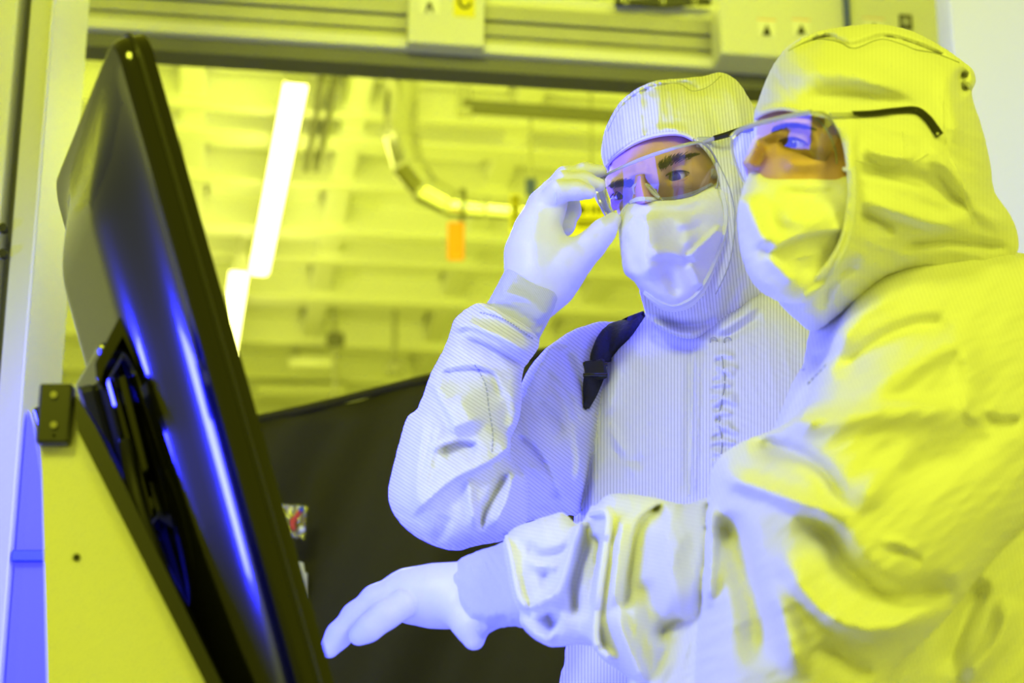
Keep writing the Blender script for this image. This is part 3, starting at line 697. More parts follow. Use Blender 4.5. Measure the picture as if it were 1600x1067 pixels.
head1 = sculpt('body', [
  dict(poly=[(953,262),(946,278),(948,295),(956,313),(966,335),(972,370),(985,420),(1010,455),(1045,475),(1085,470),(1125,430),(1150,360),(1160,290),(1150,220),(1110,165),(1050,150),(990,170),(955,215)],
   Y=[(950,200,1.985),(1150,200,2.01),(1060,300,1.975),(960,330,1.955),(1060,450,1.97)], h=.094, n=1.5,
   folds=[([(1000,268),(1002,288),(1006,306),(1008,322)],.012,12,17,.12),([(985,262),(1000,266),(1018,262)],.004,10,10,.3),([(950,288),(972,283),(986,284)],.005,7,7,.3),([(1022,262),(1050,248),(1086,238)],.0065,8,9,.3),
     ([(958,306),(975,307),(990,306)],-.0065,10,9,.3),([(1030,284),(1055,278),(1082,272)],-.0065,11,10,.3),([(1035,310),(1065,305),(1100,290)],.004,10,14,.3),([(1004,250),(1002,262)],-.002,5,5,.3)]),
  dict(poly=[(1030,430),(1110,430),(1130,520),(1130,600),(1040,600),(1030,520)], Y=[(1030,430,2.0),(1110,430,2.0),(1080,600,2.02)], h=.055)],
  M['skin'], p1, step=1.8, dstep=.0022, smooth_it=2, k=.02,
  cuts=[])
f1 = surf([head1])
def eye(f, cx, cy, rpx, sx, tilt, par, gaze=(0,0), open_=.42):
    """eyeball, iris, pupil and two lids built round a point on the face"""
    c = f(cx, cy, 0); vd = (c-Vector((0,0,CAMZ))).normalized(); r = .0118; a = math.radians(tilt)
    R_ = Vector((1,0,0)); U_ = R_.cross(vd).normalized()*-1
    if U_.z < 0: U_ = -U_
    R2 = R_*math.cos(a)+U_*math.sin(a); U2 = -R_*math.sin(a)+U_*math.cos(a)
    ec = c+vd*(r*.40)
    bm = bmesh.new(); bmesh.ops.create_uvsphere(bm, u_segments=24, v_segments=16, radius=r, matrix=Matrix.Translation(ec)); e = frombm('eye', bm, M['eye'], par, True)
    g = (-vd+R2*gaze[0]+U2*gaze[1]).normalized(); q = g.to_track_quat('Z','Y').to_matrix().to_4x4()
    for nm, rr_, m_, off in (('iris', .0064, 'iris', .0000), ('pupil', .0027, 'pupil', .0007)):
        bm = bmesh.new(); rad = r+.0003+off
        rings = []
        for i in range(5):
            th = math.asin(rr_/rad)*i/4
            rings.append([bm.verts.new(q @ Vector((rad*math.sin(th)*math.cos(p), rad*math.sin(th)*math.sin(p), rad*math.cos(th))) + ec) for p in (2*math.pi*k/20 for k in range(20))] if i else [bm.verts.new(q @ Vector((0,0,rad)) + ec)])
        for k in range(20):
            bm.faces.new((rings[0][0], rings[1][k], rings[1][(k+1)%20]))
            for i in range(1,4): bm.faces.new((rings[i][k], rings[i+1][k], rings[i+1][(k+1)%20], rings[i][(k+1)%20]))
        frombm(nm, bm, M[m_], e, True)
    # lids: shells a little larger than the ball, cut along an almond
    for sgn, nm in ((1,'upper_eyelid'), (-1,'lower_eyelid')):
        bm = bmesh.new(); NU2, NV2 = 16, 6; gr = {}
        for i in range(NU2+1):
            t = -1+2*i/NU2; hw = sx*t
            edge = r*open_*(1-t*t)**.8*(1.15 if sgn > 0 else .62) + .0004
            for j in range(NV2+1):
                y = sgn*(edge + (r*1.15-edge)*j/NV2*1.0); x = hw*(1+.12*j/NV2)
                rr2 = r*1.11; q2 = max(0.0, rr2*rr2 - (x*.72)**2 - (y*.80)**2); z = math.sqrt(q2)
                gr[i,j] = bm.verts.new(ec + R2*x + U2*y - vd*z)
        for i in range(NU2):
            for j in range(NV2): bm.faces.new((gr[i,j], gr[i+1,j], gr[i+1,j+1], gr[i,j+1]))
        o = frombm(nm, bm, M['skin'], par, True); s_ = o.modifiers.new('thick','SOLIDIFY'); s_.thickness = .0012; s_.offset = 1
        if sgn > 0:
            bm = bmesh.new(); tube(bm, [gr_ for gr_ in [ec + R2*(sx*t) + U2*(r*open_*(1-t*t)**.8*1.15+.0002) - vd*(math.sqrt(max(0, (r*1.13)**2-(sx*t*.72)**2-(r*open_*(1-t*t)**.8*.92)**2))+.0006) for t in np.linspace(-1,1,15)]], [.0004+.0009*(1-abs(t)) for t in np.linspace(-1,1,15)], 5); frombm('eyelashes', bm, M['brow'], o, True)
    return e
eye(f1, 971, 306, 12, .0125, 14, p1, (.10,-.05), .46)
eye(f1, 1056, 277, 12, .0160, 14, p1, (-.12,-.02), .44)
def brow(f, pts, wd, par):
    """an eyebrow of short overlapping hairs lying on the skin"""
    P = spline(pts, 12); n_ = len(P); bm = bmesh.new(); r_ = random.Random(4)
    for k in range(520):
        t = r_.random(); i = int(t*(n_-2)); x, y = P[i]; tx, ty = P[i+1]-P[i]; L_ = math.hypot(tx, ty)+1e-6; tx /= L_; ty /= L_
        w = wd*.5*(math.sin(math.pi*min(1, .22+t*.78)))**.7; o = r_.gauss(0, .45)*w; a = -(.8-.75*t)+r_.uniform(-.2,.2)
        dx, dy = tx*math.cos(a)-ty*math.sin(a), tx*math.sin(a)+ty*math.cos(a); ln = r_.uniform(5, 9)
        q = [f(x-ty*o+dx*ln*s_, y+tx*o+dy*ln*s_, .0004+.0008*s_*r_.random()) for s_ in (0,.5,1)]
        tube(bm, q, [.0003,.00024,.00006], 4)
    return frombm('eyebrow', bm, M['brow'], par)
brow(f1, [(990,286),(972,284),(950,292)], 11, p1)
brow(f1, [(1030,262),(1055,249),(1090,241)], 13, p1)
# mask
mask_Y1 = [(970,340,1.895),(1130,300,1.918),(1050,310,1.893),(1054,475,1.905),(1010,380,1.885),(990,440,1.89),(1120,400,1.918)]
mask1 = sculpt('face_mask', [dict(poly=[(968,340),(974,328),(987,314),(1000,310),(1033,311),(1056,309),(1084,301),(1112,288),(1132,286),(1144,326),(1142,364),(1131,405),(1115,444),(1104,464),(1080,484),(1054,489),(1030,482),(1004,458),(991,440),(976,427),(971,402),(967,364)],
   Y=mask_Y1, h=.048, n=3.0, folds=[([(975,345),(1000,335),(1040,330),(1075,328),(1110,312)],-.003,7,7,.2),([(1128,352),(1100,378),(1072,405)],.006,12,4,.15),([(1076,410),(1088,430),(1096,450)],.004,4,8,.2),
     ([(1000,325),(1012,360),(1010,400),(1020,440)],.006,22,14,.2),([(1010,400),(1050,395),(1078,408)],.005,16,8,.3),([(1050,345),(1075,365),(1070,395)],.004,14,10,.3),([(980,360),(990,400),(1000,430)],-.003,10,10,.3),([(1030,410),(1050,440),(1060,468)],-.004,9,9,.3),([(1040,350),(1075,360),(1110,345)],-.003,8,8,.4)], wr=(.0009,30,30,21,1.6))],
  M['mask'], p1, step=2.0, dstep=.0025, smooth_it=2)
fm1 = surf([mask1, head1, hood1])
seam('nose_binding', fm1, [(969,341),(976,328),(988,315),(1002,311),(1034,312),(1056,310),(1085,302),(1112,289)], mask1, 'tape', .0028, .0012)
seam('edge_binding', fm1, [(1124,291),(1133,326),(1131,362),(1120,400),(1103,438),(1084,464),(1056,478),(1032,473),(1008,456)], mask1, 'tape', .0032, .001)
seam('brow_binding', surf([hood1]), [(948,258),(960,244),(986,226),(1012,215),(1042,209),(1066,210),(1084,218)], hood1, 'suit1', .0022, .0)
fh1 = surf([hood1])
seam('crown_seam', fh1, [(950,205),(968,170),(992,147),(1022,133),(1060,131),(1080,142),(1097,140),(1112,132),(1126,119)], hood1)
seam('face_seam', fh1, [(1120,250),(1142,300),(1148,350),(1140,410),(1118,460)], hood1)

suit = sculpt('coverall', [
  dict(poly=[(948,507),(990,500),(1040,470),(1110,455),(1190,458),(1235,485),(1275,520),(1310,600),(1330,760),(1330,1200),(865,1200),(874,1067),(882,1036),(884,1004),(896,940),(893,870),(898,800),(905,720),(916,640),(928,565)],
   Y=[(930,520,2.06),(1270,520,1.96),(1100,470,2.02),(1080,800,1.985),(900,800,2.04),(1280,900,1.93),(880,1150,2.02),(1200,1150,1.93)], h=.115, n=2.0, dir=90, wr=[(.0018,60,60,31,2.2),(.0008,22,40,32)],
   folds=[([(1082,540),(1082,640),(1076,780)],-.0065,3,12,.1),([(1090,545),(1089,640),(1083,780)],.003,5,10,.1),([(945,640),(960,680),(980,720),(1000,760)],.003,8,8,.3),([(975,560),(955,620),(950,660)],.006,14,10,.3),([(950,690),(980,720),(1020,720)],-.003,8,8,.3),
     ([(1010,520),(1060,545),(1110,545)],-.007,10,8,.2),([(1115,520),(1150,500),(1190,470)],.006,10,8,.2),([(1110,532),(1150,520),(1195,492)],-.004,6,6,.2)]
     +[([(1112+4*math.sin(k),560+k*15),(1130,553+k*15+5*math.sin(k*2.1)),(1152+6*math.sin(k*1.7),560+k*15)],.0038,5,6,.3) for k in range(13)]
     +[([(1112+4*math.cos(k),567+k*15),(1128,561+k*15+4*math.sin(k*1.3))],-.004,4,4,.4) for k in range(13)]),
  dict(poly=[(955,505),(918,508),(885,522),(852,548),(822,585),(800,640),(770,700),(735,780),(715,830),(745,850),(800,840),(822,815),(862,812),(890,805),(905,800),(925,720),(960,640),(975,560)],
   Y=[(950,520,2.04),(880,560,2.01),(820,700,1.92),(740,830,1.83),(890,800,1.97)], h=.062, n=1.6, dir=38, k=.006, wr=[(.002,42,50,33,2.6),(.001,18,40,34)],
   folds=[([(845,570),(880,620),(905,700),(900,780)],.006,12,8,.2),([(880,545),(908,600),(915,650)],-.006,8,8,.2),([(803,676),(836,707),(858,745),(876,790)],-.008,5,10,.15),([(847,575),(888,620),(907,670)],-.006,5,9,.2),([(834,624),(868,654),(876,690)],-.005,8,8,.2),([(820,720),(850,745),(890,790)],.005,10,6,.3),([(825,790),(860,790),(890,808)],-.005,7,7,.3),([(870,530),(840,580),(825,620)],.004,12,12,.3)]),
  dict(poly=[(741,476),(760,476),(800,492),(838,520),(842,540),(830,560),(818,578),(815,600),(814,620),(808,655),(795,690),(800,720),(823,750),(822,815),(800,838),(770,846),(740,854),(711,860),(672,850),(643,833),(622,812),(609,789),(607,765),(614,731),(624,692),(636,653),(652,638),(664,610),(675,580),(694,545),(704,520),(714,495)],
   Y=[(780,480,1.86),(720,500,1.87),(740,640,1.84),(640,760,1.82),(710,860,1.82),(815,800,1.83),(815,600,1.86)], h=.066, n=1.9, dir=33, k=.004, wr=[(.0022,46,60,35,2.6),(.001,20,30,36)],
   folds=[([(712,530),(735,532),(765,543),(802,562),(822,580)],-.010,5,15,.3),([(702,520),(730,508),(785,528),(832,554)],.007,9,7,.15),([(741,478),(770,486),(838,526)],.004,6,6,.15),
     ([(684,585),(719,578),(748,578),(772,590),(782,630)],-.008,4,15,.15),([(710,612),(728,640),(742,675)],.007,20,20,.3),
     ([(683,706),(698,698),(720,693),(750,697)],-.010,4,16,.2),([(675,704),(697,692),(718,687)],.005,5,4,.25),([(672,590),(699,644),(717,684)],.006,20,5,.2),
     ([(640,808),(680,772),(712,746),(769,718),(808,684)],.009,26,4,.15),([(795,735),(772,775),(758,803),(752,832)],-.010,4,8,.2),([(804,730),(790,785),(768,828)],.007,7,8,.2),([(732,742),(736,790),(747,832)],.006,8,8,.3),
     ([(796,700),(806,725),(818,742)],-.008,6,5,.3),([(668,645),(655,720),(648,790)],.0035,6,8,.2),([(690,655),(672,720),(655,780)],.0035,6,8,.2),([(790,590),(804,640),(794,690)],.005,12,10,.3),([(700,800),(690,830),(680,850)],-.003,10,10,.3),([(750,545),(780,575),(800,600)],-.004,8,10,.3)])],
  M['suit1'], p1, step=2.5, dstep=.0042, smooth_it=2)
cuffs = sculpt('knit_cuff', [dict(poly=[(797,408),(812,410),(845,426),(880,450),(876,465),(866,482),(852,512),(842,530),(815,520),(770,500),(755,480),(765,468),(776,448)], round=False,
   Y=[(800,410,1.875),(878,452,1.875),(760,480,1.86),(842,520,1.86)], h=.030, n=2.2, dir=118, wr=(.0008,22,25,41), folds=[([(768,475),(810,490),(848,515)],-.003,8,8,.1),([(780,455),(820,465),(858,495)],.002,8,8,.1)])], M['knit'], p1, step=2.0, dstep=.003, mm=.00067)
fs1 = surf([suit])
stitches('sleeve_stitching', fs1, [(742,570),(758,600),(764,640),(770,680),(768,712)], suit, r=.0009, step=8, ln=5)
stitches('hem_stitching', fs1, [(750,488),(790,500),(834,530)], suit, r=.0008, step=5, ln=3)
seam('placket_edge', fs1, [(1084,545),(1082,600),(1080,680),(1077,775)], suit, 'suit1', .0012, 0)
seam('zip_seam', fs1, [(1128,556),(1132,600),(1124,650),(1128,700),(1118,745)], suit, 'thread', .0008, .0003)
for x in (1115, 1137):
    bm = bmesh.new(); c = fs1(x, 533, .001); vd = (c-Vector((0,0,CAMZ))).normalized()
    q = vd.to_track_quat('Z','Y').to_matrix(); tube(bm, [c+q@Vector((.0038*math.cos(t), .0038*math.sin(t), 0)) for t in np.linspace(0, 2*math.pi, 17)[:-1]], .0008, 6, True); frombm('snap_ring', bm, M['thread'], suit, True)
glove1 = capsules('glove', [
  dict(pts=[(838,462,1.872,.027),(836,430,1.872,.0285),(834,395,1.872,.0275),(840,360,1.872,.022),(855,322,1.872,.018),(866,305,1.872,.014)], root=True, k=.012),
  dict(pts=[(868,450,1.872,.020),(876,425,1.868,.022),(880,405,1.868,.0175),(862,380,1.87,.016)], root=True, k=.012),
  dict(pts=[(856,318,1.862,.0135),(872,299,1.853,.0105),(900,297,1.855,.0090),(920,300,1.858,.0075)]),
  dict(pts=[(856,306,1.872,.0130),(880,284,1.862,.0102),(912,283,1.866,.0088),(936,289,1.868,.0072)]),
  dict(pts=[(862,298,1.884,.0120),(884,276,1.878,.0095),(914,268,1.878,.0080),(939,267,1.88,.0065)]),
  dict(pts=[(862,345,1.888,.011),(882,352,1.896,.0095),(893,330,1.900,.0085),(896,310,1.900,.0065)]),
  dict(pts=[(880,418,1.868,.020),(902,402,1.864,.0165),(924,382,1.862,.0135),(942,362,1.862,.0115),(958,344,1.866,.0085)], root=True, k=.01)],
  M['glove'], p1, k=.009, kk=.0012)
fg = surf([glove1])
seam('glove_crease', fg, [(868,300),(869,310),(868,318)], glove1, 'glove', .0006, 0)
wcaps('trousers', [[(.24,2.0,.89,.145),(.18,2.0,.72,.12),(.14,2.0,.45,.085),(.13,2.0,.12,.065)],[(.24,2.0,.89,.145),(.32,2.02,.72,.12),(.34,2.03,.45,.085),(.35,2.03,.12,.065)]], 'suit1', p1)
for x, y in ((.125,1.97),(.35,2.0)):
    wcaps('overboot', [[(x,y+.04,.12,.055),(x,y+.04,.055,.05),(x-.02,y-.10,.045,.042)]], 'boot', p1, .006, .02)

# goggles of the first person: clear wraparound visor with rim, side shields, nose bridge and dark temples
def goggles(label, outline, Yf, lens_idx, loc, extras):
    g_ = thing('safety_goggles', label, 'goggles', loc)
    P = spline(outline, 5, True); c = P.mean(0); NR = 12; V = []
    Q_ = []
    for r_ in range(NR+1):
        for x, y in P:
            q = c+(np.array((x,y))-c)*(r_/NR if r_ else .001); V.append(W(q[0], q[1], Yf(q[0], q[1]))[:])
    n_ = len(P)
    for r_ in range(NR):
        for i in range(n_): Q_.append([r_*n_+i, r_*n_+(i+1)%n_, (r_+1)*n_+(i+1)%n_, (r_+1)*n_+i])
    o = link('lens', mesh_np('lens', np.array(V), np.array(Q_)), M['lens'], g_)
    bm = bmesh.new(); tube(bm, [W(x, y, Yf(x,y)) for x, y in P], .0011, 8, True); frombm('rim', bm, M['rim'], g_, True)
    return g_
def gY1(x, y): return 1.853 + .00022*(1030-x)*(x<1030) + .055*max(0, (x-1050)/80)**2 + .028*max(0, (975-x)/45)**1.6 + .00036*(y-275)
out1 = [(940,292),(946,276),(960,266),(1000,248),(1050,231),(1088,222),(1104,228),(1118,248),(1128,280),(1126,300),(1108,300),(1084,308),(1058,318),(1036,314),(1018,292),(1002,288),(992,300),(985,322),(974,338),(961,340),(950,326)]
g1 = goggles('clear wraparound goggles held by gloved fingers, with faint blue reflections', out1, gY1, None, W(1030,280,1.86), None)
bm = bmesh.new(); tube(bm, [W(x,y,gY1(x,y)-.004) for x,y in spline([(932,290),(945,274),(1000,250),(1050,233),(1092,222)], 6)], .0015, 8); frombm('top_bar', bm, M['rim'], g1, True)
bm = bmesh.new(); tube(bm, [W(x,y,gY1(x,y)-.003) for x,y in spline([(992,303),(990,292),(999,286),(1010,291),(1022,303),(1030,309)], 6)], .0018, 8); frombm('nose_bridge', bm, M['rim'], g1, True)
def sheet(name, A_, B_, YA, YB, m, par, th=.0012):
    P, Q2 = spline(A_, 6), spline(B_, 6); V = [W(x,y,YA)[:] for x,y in P]+[W(x,y,YB)[:] for x,y in Q2]; n_ = len(P)
    o = link(name, mesh_np(name, np.array(V), np.array([[i,i+1,n_+i+1,n_+i] for i in range(n_-1)])), M[m], par); s_ = o.modifiers.new('thick','SOLIDIFY'); s_.thickness = th; return o
sheet('side_shield', [(944,276),(945,300),(953,325),(964,340)], [(929,291),(931,308),(942,326),(958,338)], 1.882, 1.915, 'rim', g1)
for k in range(4):
    t_ = k/3; bm = bmesh.new(); tube(bm, [W(x-t_*13, y+t_*(8-k), 1.884+.03*t_) for x,y in spline([(944,278),(946,300),(954,323),(964,338)], 5)], .0009, 6); frombm('shield_ridge', bm, M['rim'], g1, True)
sheet('side_shield', [(1092,222),(1118,250),(1126,290),(1112,312)], [(1108,220),(1128,246),(1138,282),(1122,300)], 1.89, 1.93, 'rim', g1)
for k in range(3):
    bm = bmesh.new(); tube(bm, [W(x+k*6, y-k*2, 1.89+k*.012) for x,y in spline([(1096,224),(1113,246),(1122,275),(1118,296)], 5)], .001, 6); frombm('shield_ridge', bm, M['rim'], g1, True)
bm = bmesh.new(); box(bm, W(1100,222,1.895), (.016,.01,.010), None, .002); frombm('hinge_block', bm, M['rim'], g1)
bm = bmesh.new(); box(bm, W(1118,271,1.90), (.010,.008,.010), None, .002); frombm('hinge_block', bm, M['rim'], g1)
bm = bmesh.new(); tube(bm, [W(1098,223,1.892), W(1116,216,1.882), W(1134,211,1.885)], .0022, 8); frombm('temple_hinge', bm, M['rim'], g1, True)
bm = bmesh.new(); tube(bm, [W(x,y,Yq) for x,y,Yq in [(1116,216,1.880),(1134,211,1.882),(1152,205,1.90),(1175,200,1.93)]], [.0030,.0032,.0036,.0036], 8); frombm('temple', bm, M['black'], g1, True)

# black bag strap over the shoulder
fsj = surf([suit])
sb = thing('shoulder_strap', 'black padded bag strap with buckle over the front shoulder', 'strap', W(945,560,1.9))
def ribbon(name, cl, cr, m, par, th=.006, off=.006):
    A_, B_ = spline(cl, 6), spline(cr, 6); n_ = len(A_); V = []
    for a, b in zip(A_, B_):
        for t_ in (0,.25,.5,.75,1):
            q = a*(1-t_)+b*t_; V.append(fsj(q[0], q[1], off+.004*math.sin(math.pi*t_), 2.0)[:])
    o = link(name, mesh_np(name, np.array(V), np.array([[i*5+j,i*5+j+1,(i+1)*5+j+1,(i+1)*5+j] for i in range(n_-1) for j in range(4)])), M[m], par)
    s_ = o.modifiers.new('thick','SOLIDIFY'); s_.thickness = th; s_.offset = 0; return o
ribbon('padded_strap', [(960,510),(938,520),(926,545),(924,568)], [(1008,492),(985,522),(962,545),(950,566)], 'strap', sb, .010, .007)
ribbon('webbing', [(913,590),(913,615),(913,638)], [(942,590),(930,618),(918,638)], 'strap', sb, .004, .003)
c = fsj(930,578,.008); bm = bmesh.new(); box(bm, c, (.024,.008,.022), Matrix.Rotation(math.radians(-8),3,'Y'), .003); frombm('buckle', bm, M['black'], sb)
for dy in (569, 586):
    c = fsj(930,dy,.012); bm = bmesh.new(); cyl(bm, c-Vector((.013,0,0)), c+Vector((.013,0,0)), .0022, seg=10); frombm('buckle_bar', bm, M['gloss'], sb, True)
bm = bmesh.new(); tube(bm, [fsj(x,y,.013) for x,y in spline([(934,548),(948,535),(956,545)],5)], .0012, 6); frombm('strap_loop', bm, M['black'], sb, True)

# ------------------------------------------------------------ second person: reaches towards the monitor
p2 = thing('person', 'person in white hooded suit and mask reaching gloved hand to monitor', 'person', (.36, 1.68, 0))
M2 = .00058
hood2 = sculpt('hood', [
  dict(poly=[(1178,186),(1184,160),(1193,135),(1207,104),(1235,70),(1272,51),(1320,42),(1372,38),(1422,48),(1470,72),(1503,95),(1521,111),(1524,130),(1518,148),(1536,205),(1548,258),(1554,300),(1578,335),(1590,368),(1588,396),(1560,420),(1480,430),(1400,430),(1340,470),(1300,500),(1270,518),(1240,496),(1215,470),(1200,440),(1190,400),(1185,300),(1182,240)],
   Y=[(1190,200,1.60),(1520,120,1.68),(1340,60,1.65),(1300,300,1.60),(1450,250,1.64),(1580,380,1.70),(1260,500,1.60),(1210,400,1.585)], h=.102, n=1.9, dir=90, mm=M2, wr=[(.0022,70,35,51,2.2),(.001,26,60,52)],
   folds=[([(1235,80),(1290,58),(1330,72),(1380,58),(1430,70),(1500,100)],-.005,5,9,.15),([(1210,130),(1280,110),(1350,120),(1440,170)],.007,22,20,.3),([(1240,165),(1310,150),(1390,155),(1450,180)],-.008,14,16,.3),([(1500,105),(1480,130),(1490,190),(1500,240)],.006,12,16,.3),([(1515,110),(1500,125),(1512,150)],-.008,8,8,.3),
     ([(1340,230),(1390,245),(1440,250)],.007,12,8,.3),([(1335,265),(1400,275),(1460,290),(1510,340)],-.008,14,10,.2),([(1335,305),(1400,330),(1470,350),(1530,345)],.008,16,12,.3),([(1440,215),(1490,270),(1530,330),(1580,360)],.006,10,14,.2),([(1450,260),(1500,310),(1520,350)],-.004,10,8,.3),
     ([(1335,330),(1380,350),(1400,370)],-.006,10,8,.3),([(1330,180),(1330,260),(1325,340),(1300,410),(1250,460)],.005,10,14,.15),([(1350,400),(1300,440),(1280,490)],-.006,10,10,.3),([(1400,385),(1480,378),(1580,388)],-.009,8,8,.2),([(1180,182),(1200,172),(1225,168),(1270,178)],.003,5,5,.2)])],
  M['suit2'], p2, step=3.0, dstep=.004, mm=M2, cuts=[dict(poly=[(1165,190),(1185,182),(1203,175),(1225,172),(1258,178),(1290,184),(1306,200),(1316,225),(1322,262),(1324,300),(1318,350),(1303,392),(1268,436),(1235,452),(1190,460),(1140,440),(1130,300)], Y=1.585, k=.003)])
head2 = sculpt('body', [
  dict(poly=[(1186,184),(1182,205),(1181,222),(1172,245),(1164,262),(1168,280),(1172,310),(1170,345),(1180,400),(1205,440),(1250,460),(1320,420),(1400,350),(1440,250),(1420,150),(1360,90),(1270,90),(1210,130)],
   Y=[(1186,184,1.60),(1420,150,1.66),(1300,260,1.62),(1175,300,1.59),(1250,450,1.61)], h=.090, n=1.7, mm=M2,
   folds=[([(1190,215),(1172,245),(1166,265)],.008,12,12,.2),([(1208,196),(1240,190),(1278,194)],.006,9,8,.3),([(1212,222),(1245,224),(1280,222)],-.007,13,11,.3),([(1215,250),(1255,256),(1300,250)],.004,12,12,.3)]),
  dict(poly=[(1290,400),(1400,400),(1420,520),(1300,520)], Y=[(1290,400,1.63),(1400,400,1.66),(1350,520,1.67)], h=.055, mm=M2)],
  M['skin'], p2, step=2.4, dstep=.003, smooth_it=2, mm=M2, k=.02)
f2 = surf([head2])
eye(f2, 1238, 226, 12, .0135, -3, p2, (-.25, .0), .40)
brow(f2, [(1206,206),(1236,197),(1272,202)], 7, p2)
mask2 = sculpt('face_mask', [dict(poly=[(1176,262),(1186,259),(1215,263),(1260,261),(1300,262),(1342,262),(1344,320),(1336,376),(1320,412),(1294,448),(1264,472),(1230,474),(1204,464),(1182,448),(1166,420),(1156,385),(1153,345),(1158,305),(1166,280)],
   Y=[(1170,270,1.565),(1330,270,1.568),(1320,380,1.565),(1155,350,1.550),(1220,460,1.550),(1240,330,1.548)], h=.048, n=3.0, mm=M2, wr=(.001,36,-20,61,1.8),
   folds=[([(1180,275),(1230,272),(1300,278),(1330,276)],-.004,7,8,.2),([(1330,355),(1280,362),(1235,372),(1195,395)],.007,5,18,.15),([(1195,395),(1225,425),(1245,445)],.005,6,12,.2),([(1165,300),(1180,345),(1200,390)],.007,18,14,.2),([(1200,330),(1250,345),(1320,330)],.005,16,14,.3),([(1210,300),(1260,305),(1320,300)],-.005,12,10,.3),([(1250,385),(1290,395),(1240,435)],-.004,18,18,.3)])],
  M['mask'], p2, step=2.4, dstep=.003, mm=M2, smooth_it=2)
fm2 = surf([mask2, hood2])
seam('edge_binding', fm2, [(1333,262),(1333,320),(1325,370),(1308,408),(1285,440),(1256,461)], mask2, 'tape', .0036, .001)
seam('nose_binding', fm2, [(1176,263),(1190,260),(1215,264),(1260,262),(1300,263),(1330,265)], mask2, 'mask', .0022, .001)
fh2 = surf([hood2])
seam('crown_seam', fh2, [(1232,80),(1270,62),(1310,66),(1335,76),(1375,62),(1410,70),(1430,78),(1462,84),(1498,98)], hood2, 'thread', .0010, .0003)
seam('panel_seam', fh2, [(1478,120),(1476,180),(1480,235),(1500,280),(1520,350)], hood2, 'suit2', .0010, .0002)
seam('panel_seam', fh2, [(1412,248),(1412,225),(1410,205)], hood2, 'suit2', .0009, .0002)
seam('panel_seam', fh2, [(1336,250),(1400,262),(1450,240)], hood2, 'suit2', .0009, .0002)
seam('brow_binding', fh2, [(1180,184),(1200,174),(1225,170),(1258,176),(1290,182)], hood2, 'suit2', .0020, 0)

